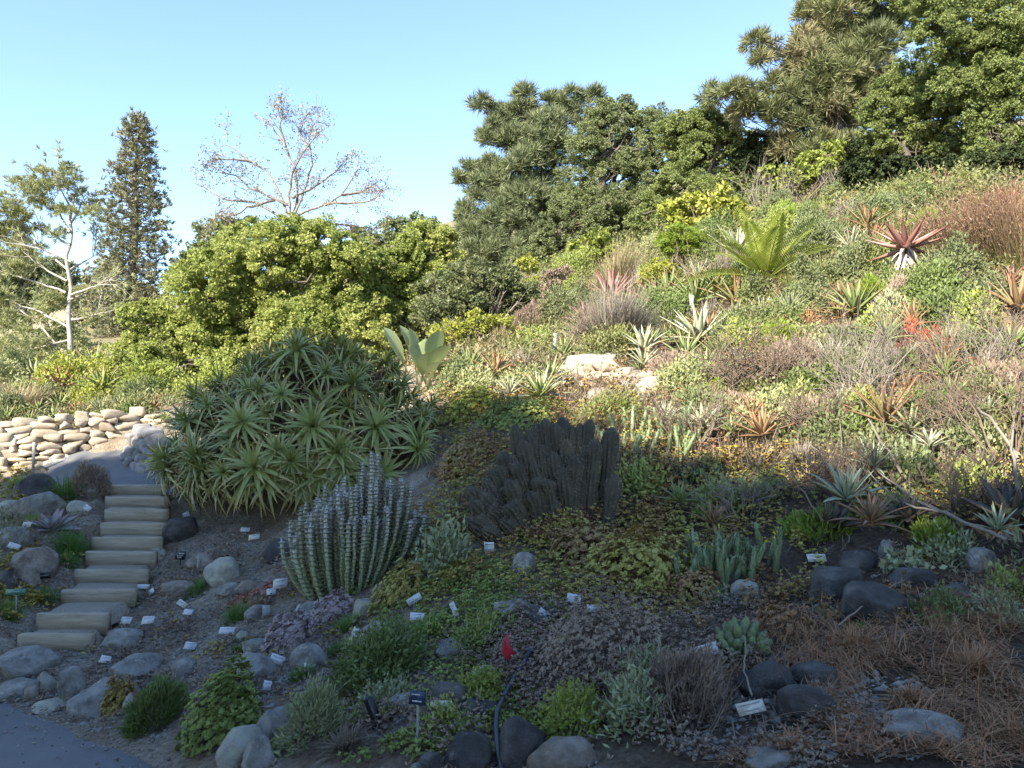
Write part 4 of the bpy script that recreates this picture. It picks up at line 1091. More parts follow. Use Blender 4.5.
# the deeper layer of rosettes that fills the dome, as one mass
inn = []
for i in range(170):
    zz = 1 - (i + .5) / 170 * 1.35; a = i * gold * 1.7 + .4; rr = math.sqrt(max(0, 1 - zz * zz))
    d = np.array([math.cos(a) * rr, math.sin(a) * rr, zz])
    g_ = rosette_geo(22, .42, .05, .6, (-.2, 1.2), 5, .3, 'aloe', False, .2)
    p = d * [RX, RY, RZ] * U(.80, .99) + [0, 0, zc - .06]; p[2] = max(p[2], .05)
    q = np.array(rotm(unit(d + [0, 0, .35])).to_matrix())
    inn.append((np.array(g_[0]) @ q.T + p, g_[1], g_[2]))
tag(obj('inner_rosettes', inn, M['aloe'], root, smooth=True), kind='stuff')
# two low rosettes hanging by the steps
for (x, y_, Y_) in ((218, 512, 9.35), (205, 500, 9.5), (236, 505, 9.4), (178, 470, 9.7)):
    if len(root.children) >= 100: root_children = 0
lines = []
dl = []
for p, nrm in ends:
    q, r = limb(np.array([U(-.35, .35), U(-.2, .3), -.05]), p - nrm * .12, .042, .03, .12, 7, .03); lines.append((q, r))
    nd = 26
    a = unit(np.cross(np.tile(nrm, (nd, 1)), N3(nd)))
    dl.append((p - nrm * U(.02, .34, nd)[:, None], a * .5 - nrm * .9 + [0, 0, -.35]))
obj('stems', tubes(lines, 5), M['aloedead'], root, smooth=True)
bb = np.concatenate([x[0] for x in dl]); dd = np.concatenate([x[1] for x in dl])
obj('dead_leaves', blades(bb, dd, U(.18, .34, len(bb)), .035, .4, 4, .3), M['aloedead'], root)

# --- blue grey columnar clump
def clump_base(px, py): return G(px, py)
b = G(344, 598) + np.array([0, .28, 0]); b[2] = float(hz(b[0], b[1]))
root = thing('succulent_clump', 'rounded clump of blue grey upright succulent stems in front of the aloe mound', 'succulent', b)
m = mpp(7.0)
NS = 98
for i in range(NS):
    a = i * gold; rr = math.sqrt((i + .5) / NS)
    x0, y0 = math.cos(a) * rr, math.sin(a) * rr
    xt = x0 * .66 + .0; yt = y0 * .42
    prof_h = np.interp(xt, [-.7, -.5, -.3, 0, .2, .45, .68], [.5, .72, .85, 1.0, 1.03, .95, .72]) * U(.76, 1.03)
    prof_h *= 1 - .30 * max(0, -y0) ** 2 - .15 * rr ** 4
    if i in (3, 8, 5): prof_h += .13
    xt += .03
    h = max(.25, prof_h)
    base = np.array([x0 * .36, y0 * .26, -.05])
    sl = (hz(b[0] + base[0], b[1] + base[1]) - b[2]); base[2] += float(sl)
    nl_ = int(h / .027)
    t = np.linspace(0, 1, nl_)
    ctr = np.stack([base[0] + (xt - base[0]) * np.sin(t * math.pi / 2), base[1] + (yt - base[1]) * np.sin(t * math.pi / 2), base[2] + (h - base[2]) * t ** 1.15], -1)
    ctr[:, :2] += np.cumsum(rng.normal(size=(nl_, 2)) * .003, 0)
    rad = (1 + .13 * (np.arange(nl_) % 2)) * .041 * U(.85, 1.15) * np.clip((1 - t) * 12 + .35, .3, 1)
    k = 7
    aa = (np.arange(nl_)[:, None] * .9 + np.arange(k)[None] * 2 * math.pi / k + U(-.15, .15, (nl_, k)))
    d = np.stack([np.cos(aa), np.sin(aa), np.full_like(aa, .55)], -1).reshape(-1, 3)
    lb_ = np.repeat(ctr, k, 0) + d * [.008, .008, 0]
    lf = leaves(lb_, d, np.tile([0, 0, 1.0], (len(d), 1)) - d * .3, np.repeat(rad, k) * U(.9, 1.2, len(d)), np.repeat(rad, k) * .9, .3)
    lf = (lf[0], lf[1], np.repeat(np.repeat(t, k), 4))
    tb = tube(ctr, rad * .42, 6)
    obj('stem', [(*lf, 0), (tb[0], tb[1], tb[2], 0)], M['blueyellow' if x0 < -.35 and U() < .5 or U() < .12 else 'blue'], root)

# --- dark cactus clump
b = G(548, 546) + np.array([0, .25, 0]); b[2] = float(hz(b[0], b[1]))
root = thing('cactus_clump', 'dense clump of dark spiny columnar cactus fanning out to the left', 'cactus', b)
tips_px = [(466, 488), (470, 500), (478, 492), (484, 478), (490, 470), (499, 466), (502, 452), (508, 480), (512, 498), (500, 520), (488, 508), (476, 518), (516, 462), (522, 440), (514, 425), (528, 430), (536, 424), (545, 420), (556, 424), (562, 418),
           (566, 440), (540, 445), (532, 462), (520, 476), (546, 480), (528, 492), (552, 452), (572, 426), (580, 424), (590, 420), (586, 446), (596, 440), (612, 428), (616, 476), (562, 468), (510, 455), (536, 478), (505, 506), (575, 455), (482, 530), (466, 520)]
for i, (tx, ty) in enumerate(tips_px):
    u_ = (tx - 545) / 78.0
    dep = np.interp(ty, [420, 530], [.45, -.30]) + U(-.05, .05)
    tip = P(tx, ty, b[1] + dep) - b
    bx = np.clip(tip[0] * .70 + .06, -.46, .60) + U(-.04, .04)
    if tx > 600: bx = tip[0] - .09
    base = np.array([bx, np.clip(dep * .6, -.2, .3), 0]); base[2] = float(hz(b[0] + base[0], b[1] + base[1]) - b[2]) - .06
    nr_, nth = 14, 36
    t = np.linspace(0, 1, nr_)
    ctr = base + (tip - base) * np.stack([t ** 1.25, t ** 1.2, t ** .92], -1)
    R = .067 * U(.85, 1.15) * np.clip(1 - ((t - .86) / .14).clip(0) ** 2, .12, 1) ** .5 * (0.85 + .15 * np.sin(t * 9 + i))
    th = np.arange(nth) * 2 * math.pi / nth
    tang = unit(np.gradient(ctr, axis=0)); a_ = unit(np.cross(tang, [0.1, 1, 0])); b_ = np.cross(tang, a_)
    prof = 1 + .22 * np.cos(th * 9)
    ringv = np.cos(th)[None, :, None] * a_[:, None] + np.sin(th)[None, :, None] * b_[:, None]
    V = ctr[:, None] + ringv * (R[:, None] * prof[None])[..., None]
    ii = np.arange(nr_)[:-1, None] * nth; jj = np.arange(nth)[None]; j2 = (jj + 1) % nth
    Fc = np.stack([ii + jj, ii + j2, ii + nth + j2, ii + nth + jj], -1).reshape(-1, 4)
    V = V.reshape(-1, 3); V = np.r_[V, [ctr[-1] + tang[-1] * .01]]
    e = (nr_ - 1) * nth; Fc = np.r_[Fc, np.stack([e + jj[0], e + j2[0], np.full(nth, len(V) - 1), np.full(nth, len(V) - 1)], -1)]
    col_ = obj('column', (V, Fc), M['cactus'], root, smooth=True)
    nsp = 330
    ti = rng.integers(1, nr_, nsp); f = U(0, 1, nsp)
    ki = rng.integers(0, 9, nsp); tha = ki * 2 * math.pi / 9
    cp = ctr[ti - 1] * (1 - f)[:, None] + ctr[ti] * f[:, None]; rr = (R[ti - 1] * (1 - f) + R[ti] * f) * 1.2
    out = np.cos(tha)[:, None] * a_[ti] + np.sin(tha)[:, None] * b_[ti]
    sp = leaves(cp + out * rr[:, None], out * .8 + N3(nsp) * .75 + [0, 0, .15], N3(nsp), .032 * U(.5, 1.3, nsp), .0042, 0)
    ob = obj('spines', sp, M['spine'], col_)

# --- cycad
b = G(766, 299); L = 90 * mpp(b[1])
root = thing('cycad', 'bright yellow green cycad with arching feather fronds on a stout trunk', 'cycad', b)
obj('trunk', tube([[0, 0, -.1], [.02, 0, .1], [0, 0, .32]], [.2, .2, .17], 14), M['aloedead'], root, smooth=True)
nsc = 150; a = U(0, 6.28, nsc); zz = U(0, .33, nsc)
obj('trunk_scales', leaves(np.c_[np.cos(a) * .18, np.sin(a) * .18, zz], np.c_[np.cos(a), np.sin(a), U(.3, 1, nsc)], np.c_[np.cos(a), np.sin(a), np.full(nsc, .2)], .09, .06), M['greystraw'], root)
NF = 26
for i in range(NF):
    a = i * gold + U(-.1, .1); t0 = i / NF
    el = .0 + 1.25 * t0 + U(-.08, .08)
    d = np.array([math.cos(a) * math.cos(el), math.sin(a) * math.cos(el), math.sin(el)])
    Lf = L * U(.88, 1.08)
    t = np.linspace(0, 1, 12)
    ra = np.array([0, 0, .32]) + d * (t * Lf)[:, None]; ra[:, 2] -= (.35 - .2 * t0) * Lf * t ** 2.2
    npn = 32; tp = np.linspace(.14, .99, npn)
    pos = np.stack([np.interp(tp, t, ra[:, k]) for k in range(3)], -1)
    tg = unit(np.stack([np.interp(tp, t, np.gradient(ra[:, k])) for k in range(3)], -1))
    sd = unit(np.cross(tg, [0, 0, 1.0])); nn_ = np.cross(sd, tg)
    ll = .24 * np.sin(np.clip(tp * .85 + .15, 0, 1) * math.pi) ** .6 + .03
    gl = leaves(np.r_[pos, pos], np.r_[sd * .9 + tg * .45 + nn_ * .35, -sd * .9 + tg * .45 + nn_ * .35], np.r_[nn_, nn_], np.r_[ll, ll], .026, .1)
    tb = tube(ra, np.linspace(.014, .004, 12), 4)
    obj('frond', [(*gl, 0), (*tb, 0)], M['cycad'], root)

# --- red tree aloe
b = G(907, 292)
root = thing('tree_aloe', 'red leaved aloe rosette on a short trunk skirted with pale dead leaves', 'aloe', b)
m_ = mpp(b[1]); hgt = 44 * m_
g_ = rosette_geo(20, 40 * m_, 8.5 * m_, -.12, (-.15, .85), 7, .3, 'aloe', True, .15)
obj('leaves', (np.array(g_[0]) + [0, 0, hgt], g_[1], g_[2]), M['redaloe'], root, smooth=True)
obj('trunk', tube([[0, 0, -.1], [0, 0, hgt]], [.09, .08], 8), M['aloedead'], root, smooth=True)
nd = 90; a = U(0, 6.28, nd); zz = U(.35, 1, nd) * hgt
obj('dead_leaves', blades(np.c_[np.cos(a) * .08, np.sin(a) * .08, zz], np.c_[np.cos(a) * .8, np.sin(a) * .8, U(-1.1, .0, nd)], U(14, 28, nd) * m_, 4.5 * m_, .5, 5, .3), [leaf_mat('pale dead leaves', [(.3, .24, .2), (.45, .38, .33), (.5, .36, .3)], tr=.1)], root, smooth=True)

# --- paddle leaved plant
b = G(424, 392); m_ = mpp(b[1])
root = thing('paddle_plant', 'clump of big pale green paddle leaves behind the aloe mound', 'plant', b)
for (tx, ty, w) in ((382, 330, 13), (396, 322, 12), (408, 328, 13), (425, 338, 15), (440, 332, 14), (452, 346, 13), (460, 362, 12), (448, 378, 12), (405, 345, 12), (432, 352, 14), (466, 374, 10), (418, 360, 12), (440, 366, 11)):
    e = P(tx, ty - 6, b[1] + U(-.9, -.1)) - b
    L_ = np.linalg.norm(e)
    st = np.array([[U(-.15, .15), U(-.1, .1), -.02]])
    g_ = blades(st, (e - st[0] + [0, 0, L_ * .1])[None], L_ * 1.02, w * m_ * 1.5, .1, 12, .35, 'paddle', up=np.array([[.9, -.5, .35]]) if tx < 420 else np.array([[-.6, .7, .5]]))
    obj('leaf', g_, M['paddle'], root, smooth=True)

# --- shrubs of the upper slope
bush('shrub', 'feathery grey green shrub right of the fresh green tree', 'shrub', [(440, 292, 20), (470, 282, 22), (500, 287, 20), (458, 308, 24), (495, 308, 20), (522, 292, 15), (475, 316, 18), (430, 312, 16)], 17, 'greygreen', .085, .03, 1.3, stems=10, barkm='twig')
bush('shrub', 'yellow green shrub with large leaves below the skyline oaks', 'shrub', [(690, 206, 14), (715, 205, 16), (740, 216, 13), (680, 220, 12), (705, 222, 14), (735, 228, 12), (668, 210, 9)], 22, 'yellowgreen', .17, .085, 1.2)
bush('shrub', 'light green shrub at the foot of the tall shaggy pine', 'shrub', [(790, 175, 12), (810, 162, 11), (830, 155, 11), (806, 175, 12), (780, 184, 10), (822, 168, 9), (768, 172, 8), (838, 145, 6)], 24, 'lime2', .12, .085, 1.0)
bush('shrub', 'bright green ball of heath left of the cycad', 'shrub', [(665, 241, 9), (680, 236, 11), (697, 240, 10), (672, 248, 8), (688, 248, 9)], 17.5, 'grassyellow', .085, .014, 1.7)
bush('shrub', 'smaller yellow green heath below the bright ball', 'shrub', [(658, 268, 11), (650, 277, 10), (668, 274, 10), (660, 290, 10), (680, 286, 8)], 17, 'yellowgreen', .08, .02, 1.2, stems=8)
bush('shrub', 'yellow green sapling left of the tan brush', 'shrub', [(580, 246, 11), (600, 238, 10), (574, 262, 8), (592, 255, 9), (608, 248, 8)], 23, 'lime2', .13, .09, .8)
bush('shrub', 'soft green bush under the yellow green sapling', 'shrub', [(577, 284, 10), (590, 290, 9), (568, 294, 8)], 20, 'sedumgreen', .07, .025, 1.2)
bush('shrub', 'dark brown withered bush beside the soft green bush', 'shrub', [(550, 282, 12), (562, 275, 9), (545, 298, 11), (558, 300, 11)], 20.5, 'brown', .07, .04, 1.2, stems=8)
bush('shrub', 'narrow yellow green shrub left of the withered bush', 'shrub', [(528, 264, 9), (533, 285, 10), (536, 303, 10), (525, 300, 9)], 21, 'yellowgreen', .09, .04, .9)
bush('shrub', 'pale fluffy shrub at the foot of the grey brush', 'shrub', [(553, 332, 9), (562, 338, 9), (545, 342, 8), (558, 346, 8)], 15.5, 'palegreen', .06, .015, 1.3)
bush('shrub', 'low yellow green succulent shrub with pale bare stems', 'shrub', [(455, 328, 11), (478, 324, 12), (502, 328, 13), (520, 342, 10), (440, 335, 10), (488, 336, 12), (465, 340, 10)], 15.5, 'yellowgreen', .07, .03, .8, stems=18, barkm='greystraw')
bush('shrub', 'green shrub between the pale stemmed shrub and the fluffy one', 'shrub', [(538, 335, 9), (530, 345, 9), (545, 350, 8)], 15.2, 'sedumgreen', .06, .025, 1.2)
mound('grey_brush', 'big dome of fine grey bristly stems in the middle of the slope', 'shrub', 618, 358, 126, 104, 'twig', 'fan', .5, .014, 4200)
mound('tan_brush', 'tan feathery brush behind the grey bristly dome', 'shrub', 622, 300, 100, 76, 'tan', 'fan', .5, .02, 2200)
def rush(label, px, py, wpx, hpx, n, lean):
    b = G(px, py); m = mpp(b[1]); w, h = wpx * m, hpx * m
    root = thing('rush', label, 'rush', b, 'rushes at the right edge')
    p = np.c_[N3(n)[:, :2] * [w * .16, w * .1], np.zeros(n)]
    d = np.c_[(p[:, 0] / w) * 1.6 + lean + N3(n)[:, 0] * .28, N3(n)[:, 1] * .3 - .05, np.ones(n)]
    L = h * U(.55, 1.05, n); dr = U(.02, .3, n)
    obj('stems', blades(p, d, L, .010, dr, 4, .2, 'grass'), M['restio'], root)
    t = U(.6, 1.0, n * 3); i = np.repeat(np.arange(n), 3)
    q = p[i] + unit(d)[i] * (L[i] * t)[:, None]; q[:, 2] -= dr[i] * L[i] * t ** 2
    obj('seed_heads', leaves(q, unit(d)[i] + N3(n * 3) * .4, N3(n * 3), .07, .013), M['rushhead'], root)
M['rushhead'] = leaf_mat('rush seed heads', [(.13, .075, .05), (.21, .125, .085), (.29, .2, .13), (.2, .18, .08)], tr=.15)
rush('tall feathery rush with reddish brown heads at the right edge', 985, 274, 90, 104, 1500, -.12)
rush('second reddish rush at the right edge, cut by the frame', 1040, 280, 100, 122, 1600, -.15)
rush('smaller reddish rush left of the tall one', 938, 262, 56, 58, 700, -.05)
for args in (('bright green low heath left of the red aloe', [(850, 226, 9), (880, 220, 11), (868, 233, 10), (895, 225, 10), (832, 238, 9), (845, 236, 8)], 17, 'grassyellow'),
             ('bright green low heath behind the red aloe', [(905, 213, 10), (925, 210, 9), (892, 210, 9), (940, 220, 9)], 18.5, 'grassyellow'),
             ('small bright green heath below the dark thicket', [(815, 214, 9), (822, 205, 7), (806, 208, 7)], 20, 'grassyellow'),
             ('pinkish brown heath right of the cycad', [(815, 240, 9), (828, 248, 9), (805, 232, 8), (838, 254, 8)], 16.5, 'brown'),
             ('olive heath under the dark thicket', [(860, 200, 9), (880, 198, 9), (905, 198, 9), (845, 206, 8), (930, 198, 9)], 21, 'sedum'),
             ('grey green heath in front of the light green shrub', [(780, 205, 9), (800, 222, 8), (770, 215, 8), (790, 214, 8)], 20, 'greygreen')):
    bush('heath', args[0], 'heath', args[1], args[2], args[3], .075, .016, 1.5, stems=3)
def twigs(name, label, px, py, wpx, hpx, n=9, mat='twig', depth=2, r=.012, Y=None, spread=.5):
    b = G(px, py) if Y is None else P(px, py, Y); m_ = mpp(b[1]); lines, tips = [], []
    for i in range(n):
        dx = U(-1, 1)
        grow([dx * wpx * .15 * m_, U(-.1, .1), -.03], [dx * wpx / hpx * .75, U(-.3, .3), 1], hpx * m_ * .62, r, depth, lines, tips, spread, .2)
    o = obj(name, tubes([(q, r_) for q, r_ in lines], 4), M[mat], loc=b, smooth=True)
    return tag(o, label, 'shrub')
twigs('bare_shrub', 'grey leafless shrub left of the light green shrub', 768, 218, 52, 52, 16, Y=22)
twigs('bare_shrub', 'grey leafless stems right of the light green shrub', 828, 205, 30, 36, 8, Y=22)
twigs('bare_shrub', 'pale bare stems with few leaves against the dark thicket', 918, 200, 44, 40, 5, 'greystraw', 1, Y=20)
twigs('bare_shrub', 'thin brown bare stems left of the cycad', 712, 296, 40, 46, 8, 'twigbrown')
twigs('bramble', 'tangled dry brown bramble below the aloes, right of the stone ledge', 775, 400, 130, 66, 52, 'twigbrown', 3, .013, spread=.95)
twigs('bramble', 'second dry brown tangle lower down, left of the finger leaves', 822, 440, 90, 50, 30, 'twigbrown', 3, .010, spread=.95)
twigs('bare_shrub', 'grey brown upright twigs at the right of the bramble', 880, 405, 60, 74, 9, 'twig', 3, .010)
twigs('bare_shrub', 'reddish dry twigs above the dark cactus', 585, 402, 34, 38, 8, 'twigbrown', 2, .008)
twigs('bare_shrub', 'tall dead grey stems at the right edge', 1005, 470, 70, 120, 8, 'twigbrown', 3, .008)
twigs('bare_shrub', 'dead grey stems below the restio', 965, 392, 60, 70, 8, 'twig', 2, .008)

for a in (('tangle of tall dry brown stems left of the bramble', 690, 452, 70, 60, 16, 'twigbrown'), ('tall dry grey stems between bramble and upright green fingers', 866, 420, 70, 84, 14, 'twig'), ('dry brown tangle right of the upright green fingers', 955, 448, 80, 70, 18, 'twigbrown'),
          ('tall grey dry stems behind the dead stems at the right edge', 985, 380, 70, 76, 12, 'twig'), ('dry brown stems in front of the red flower spikes', 930, 388, 60, 50, 14, 'twigbrown'), ('low grey tangle above the finger leaves with yellow flowers', 742, 520, 70, 40, 16, 'twig'),
          ('dry brown tangle below the coral rosette', 850, 500, 80, 56, 18, 'twigbrown'), ('dark dry twigs left of the big purple aloe', 965, 520, 60, 60, 14, 'twigbrown')):
    twigs('bare_twigs', *a, 3, .008, spread=.7)
# --- aloes and agaves of the sunny beds
AL = [(735, 332, 26, 'greenaloe', 'spiky green aloe below the cycad'), (765, 326, 22, 'rustaloe', 'rusty tipped aloe right below the cycad trunk'), (708, 338, 24, 'rustaloe', 'rusty aloe left of the spiky green one'),
      (682, 346, 20, 'greenaloe', 'green aloe at the right end of the stone ledge'), (652, 350, 20, 'greenaloe', 'pale green aloe just above the stone ledge'), (748, 345, 18, 'greenaloe', 'small green aloe in front of the spiky one'), (822, 288, 24, 'greenaloe', 'green aloe right of the cycad'), (845, 292, 22, 'greenaloe', 'green aloe left of the red tree aloe'),
      (800, 300, 18, 'rustaloe', 'small rusty aloe under the cycad fronds'), (862, 318, 26, 'greenaloe', 'striped green aloe below the red tree aloe'), (840, 325, 20, 'rustaloe', 'reddish aloe left of the striped one'), (955, 300, 26, 'darkaloe', 'purple grey aloe right of the red tree aloe'),
      (930, 318, 18, 'rustaloe', 'reddish aloe in front of the purple grey aloe'), (1010, 292, 22, 'redaloe', 'pinkish red aloe at the right edge below the rush'), (985, 335, 20, 'greenaloe', 'green aloe near the right edge'), (890, 340, 18, 'rustaloe', 'rusty aloe beside the red flower spikes'),
      (540, 404, 28, 'paleagave', 'pale narrow leaved agave above the dark cactus'), (510, 402, 20, 'paleagave', 'small pale agave left of the narrow leaved one'), (565, 388, 16, 'paleagave', 'small pale agave left of the stone ledge'), (500, 372, 18, 'greenaloe', 'green aloe under the pale stemmed shrub'),
      (460, 392, 20, 'greenaloe', 'bright green aloe right of the paddle leaves'), (640, 378, 14, 'greenaloe', 'small aloe below the stone ledge')]
for x, y_, r, m__, lb_ in AL:
    rosette_plant('aloe', lb_, 'aloe', x, y_, r, m__, 20, .15, U(.05, .3), (.15, 1.3), lean=(U(-.15, .15), -.25), group='aloes of the sunny slope', Lf=1.25, lift=.10)
for x, y_, r, m__, lb_ in ((100, 418, 16, 'silver', 'silvery spiky aloe above the dry stone wall'), (118, 414, 15, 'silver', 'silvery aloe right of its twin above the wall'), (140, 402, 16, 'silver', 'silver blue aloe under the lime tree'), (52, 424, 17, 'greenaloe', 'green aloe above the middle of the wall'),
                       (30, 428, 15, 'greenaloe', 'green aloe above the left of the wall'), (76, 420, 15, 'rustaloe', 'orange tinged aloe between green and silver ones above the wall'), (8, 425, 16, 'greenaloe', 'pale green aloe at the left edge above the wall'), (155, 412, 14, 'rustaloe', 'rusty aloe at the right end of the upper bed'),
                       (165, 425, 10, 'greenaloe', 'little aloe beside the right bank'), (65, 402, 13, 'silver', 'small blue aloe at the back of the upper bed')):
    rosette_plant('aloe', lb_, 'aloe', x, y_, r * 1.25, m__, 22, .14, U(.1, .3), (.2, 1.3), lean=(0, -.15), group='aloes above the dry stone wall', lift=.08)
rosette_plant('agave', 'pink edged grey agave between the boulders left of the steps', 'agave', 53, 530, 22, 'pinkagave', 15, .36, .15, (.15, 1.1), 'agave', True, (0.05, -.35), Lf=1.1)
for x, y_, r, lb_ in ((832, 534, 26, 'dark purple aloe with dead skirt above the basalt boulder'), (908, 528, 24, 'dark aloe with curled dead leaves under the pale fallen stem'), (1015, 532, 42, 'big dark blue purple aloe at the right edge'), (897, 494, 17, 'small dark aloe above the fallen stem'), (985, 478, 22, 'dark grey aloe behind the dead stems at right')):
    rosette_plant('aloe', lb_, 'aloe', x, y_ + 4, r * 1.2, 'darkaloe', 14, .36, .1, (.3, 1.3), lean=(U(-.2, .2), -.3), trunk=.09, dead=22, group='dark aloes at the right')
rosette_plant('succulent', 'coral red small rosette in the dry tangle', 'succulent', 850, 445, 14, 'redaloe', 14, .3, .1, (.2, 1.2), 'agave')
mound('bush', 'yellow leaved low bush at the back of the upper left bed', 'shrub', 58, 400, 90, 40, 'yellowgreen', 'leaf', .09, cover=1.1, stems=14)
mound('bush', 'green leafy bush at the foot of the lime tree', 'shrub', 140, 402, 70, 34, 'lime2', 'leaf', .08, cover=1.2, stems=10)
mound('bush', 'grey green grassy bush below the pale trunk', 'shrub', 110, 388, 56, 36, 'palegreen', 'grass', .3, .02, 700)
mound('bush', 'tan grassy tuft at the left edge of the upper bed', 'grass', 8, 415, 40, 36, 'tan', 'grass', .3, .02, 500)
mound('bush', 'fresh green shrub at the right foot of the lime tree', 'shrub', 205, 400, 80, 36, 'lime2', 'leaf', .08, cover=1.2, stems=10)
for x, y_, w, h, m__, lb_ in ((20, 405, 46, 24, 'palegreen', 'pale leafy clump left of the silver aloes'), (88, 405, 40, 20, 'yellowgreen', 'yellow green clump behind the silver aloes'), (165, 395, 46, 26, 'palegreen', 'pale clump at the left foot of the lime tree'), (40, 388, 60, 22, 'sedumgreen', 'green low shrub behind the pale leafy clump'), (-30, 400, 70, 40, 'palegreen', 'pale bush cut by the left frame edge')):
    mound('bush', lb_, 'shrub', x, y_, w, h, m__, 'leaf', .07, cover=1.1, stems=6)

# ------------------------------------------------------------------ ground cover, sampled on the beds
def clear_of_paths(p):
    ok = (path_side(p[:, 0], p[:, 1]) < -.04) & ~stair_mask(p[:, 0], p[:, 1]) & ~in_poly(p[:, 0], p[:, 1], UPP, .12)
    return ok

def sample(regs, n, thr=None, ns=1.6, ch=0):
    """points on the beds inside these patches (centre and radii as seen), optionally clumped"""
    A = np.array([r[2] * r[3] for r in regs], float) * np.array([r[4] if len(r) > 4 else 1 for r in regs])
    k = rng.choice(len(regs), n, p=A / A.sum())
    a = U(0, 6.283, n); rr = np.sqrt(U(0, 1, n)) * (1 + .18 * np.sin(a * 3 + k) + .12 * np.sin(a * 7 + k * 2))
    R = np.array([r[:4] for r in regs], float)[k]
    px = R[:, 0] + R[:, 2] * rr * np.cos(a); py = R[:, 1] + R[:, 3] * rr * np.sin(a)
    p = ground(px, py)
    p = p[clear_of_paths(p) & (p[:, 1] < 56)]
    if thr is not None:
        v = vnoise(p[:, 0] * ns, p[:, 1] * ns, ch) + .5 * vnoise(p[:, 0] * ns * 2.7, p[:, 1] * ns * 2.7, (ch + 1) % 3)
        p = p[v > thr]
    return p

def rosettes(p, k, L, W, rise=.5, lift=.02):
    n = len(p); q = np.repeat(p, k, 0)
    s = np.repeat(np.clip(p[:, 1] / 6.0, .75, 3.2) ** .6 * U(.7, 1.3, n), k)
    nr = np.repeat(nrm_at(p[:, 0], p[:, 1]), k, 0)
    up = unit(nr + [0, 0, .8] + .35 * np.repeat(N3(n), k, 0))
    d = unit(np.cross(up, N3(n * k))) + up * rise
    q = q + up * (np.repeat(U(0, 1, n), k) * lift * s)[:, None]
    return leaves(q, d, up + N3(n * k) * .25, L * s * U(.7, 1.2, n * k), W * s)

def stuff(name, label, cat, geo, mat):
    o = obj(name, geo, M[mat])
    return tag(o, label, cat, kind='stuff')

# succulent carpets
p = sample([(600, 560, 110, 50), (520, 480, 90, 70), (700, 480, 80, 60), (560, 410, 110, 40), (480, 420, 60, 40), (640, 600, 60, 30), (760, 560, 60, 50), (670, 430, 80, 50), (440, 560, 40, 50), (850, 430, 110, 70, .7), (950, 480, 80, 50, .6)], 22000, -.2, 1.3)
stuff('sedum_carpet', 'yellow green and rusty succulent carpet across the middle of the bed', 'ground cover', rosettes(p, 8, .023, .0125, .7, .10), 'sedum')
p = sample([(620, 560, 130, 50), (560, 500, 90, 60), (520, 440, 90, 50), (700, 530, 70, 60), (720, 600, 70, 40), (870, 600, 60, 40), (470, 510, 50, 40), (760, 480, 90, 50), (600, 470, 60, 50), (900, 410, 110, 50)], 16000, -.05, 1.7, 1)
stuff('rusty_carpet', 'rust red and brown succulent carpet around the dark cactus', 'ground cover', rosettes(p, 7, .022, .011, .8, .09), 'sedumred')
p = sample([(470, 640, 60, 50), (440, 600, 60, 40), (400, 600, 50, 30), (480, 720, 70, 40), (420, 730, 60, 30), (520, 600, 60, 40), (330, 740, 60, 30), (560, 730, 50, 25), (480, 560, 40, 30), (900, 500, 90, 40, .5), (440, 520, 30, 40)], 9500, -.02, 2.2, 2)
stuff('green_carpet', 'low yellow green leafy cover between the front rocks', 'ground cover', rosettes(p, 7, .025, .013, .8, .06), 'sedumgreen')
p = sample([(600, 655, 110, 62), (660, 700, 60, 40), (540, 680, 50, 40), (420, 735, 60, 30), (500, 660, 50, 30), (720, 640, 50, 40), (780, 740, 120, 40, .6), (560, 620, 60, 25), (330, 720, 50, 40, .5)], 11000, -.2, 2.0, 0)
stuff('dry_cover', 'dried grey brown leafy cover of the front bed', 'ground cover', rosettes(p, 8, .021, .009, .9, .10), 'brown')
# straw
p = sample([(900, 700, 150, 70), (800, 740, 120, 40), (870, 640, 120, 50), (980, 620, 60, 60), (720, 720, 60, 50, .6), (960, 740, 90, 40), (700, 640, 60, 40, .4)], 13000, -.12, 1.9, 1)
n = len(p); d = N3(n); d[:, 2] = np.abs(d[:, 2]) * .35 + .1
cl = vnoise(p[:, 0] * 2.5, p[:, 1] * 2.5, 2)[:, None] * 6
d = unit(d) + np.c_[np.cos(cl), np.sin(cl), 0 * cl] * .9
stuff('straw_litter', 'rust brown straw and dead grass litter at the lower right', 'straw', blades(p + [0, 0, .012] + np.c_[np.zeros((n, 2)), U(0, .05, n)], d, U(.03, .26, n), U(.0015, .0055, n), U(.25, .8, n), 4, .2, 'grass'), 'straw')
p = sample([(900, 620, 130, 120), (780, 640, 120, 100), (420, 720, 120, 40), (840, 480, 150, 80), (300, 640, 140, 80, 1.2), (250, 560, 80, 30, 1), (180, 660, 100, 60, 1)], 8000, -.15, 1.8, 2)
n = len(p); d = N3(n); d[:, 2] = np.abs(d[:, 2]) * .4 + .08
stuff('dry_stems', 'pale dry stems and leaf litter scattered over the beds', 'straw', blades(p + [0, 0, .012], d, U(.04, .2, n), U(.003, .008, n), U(.1, .7, n), 4, .2, 'grass'), 'greystraw')
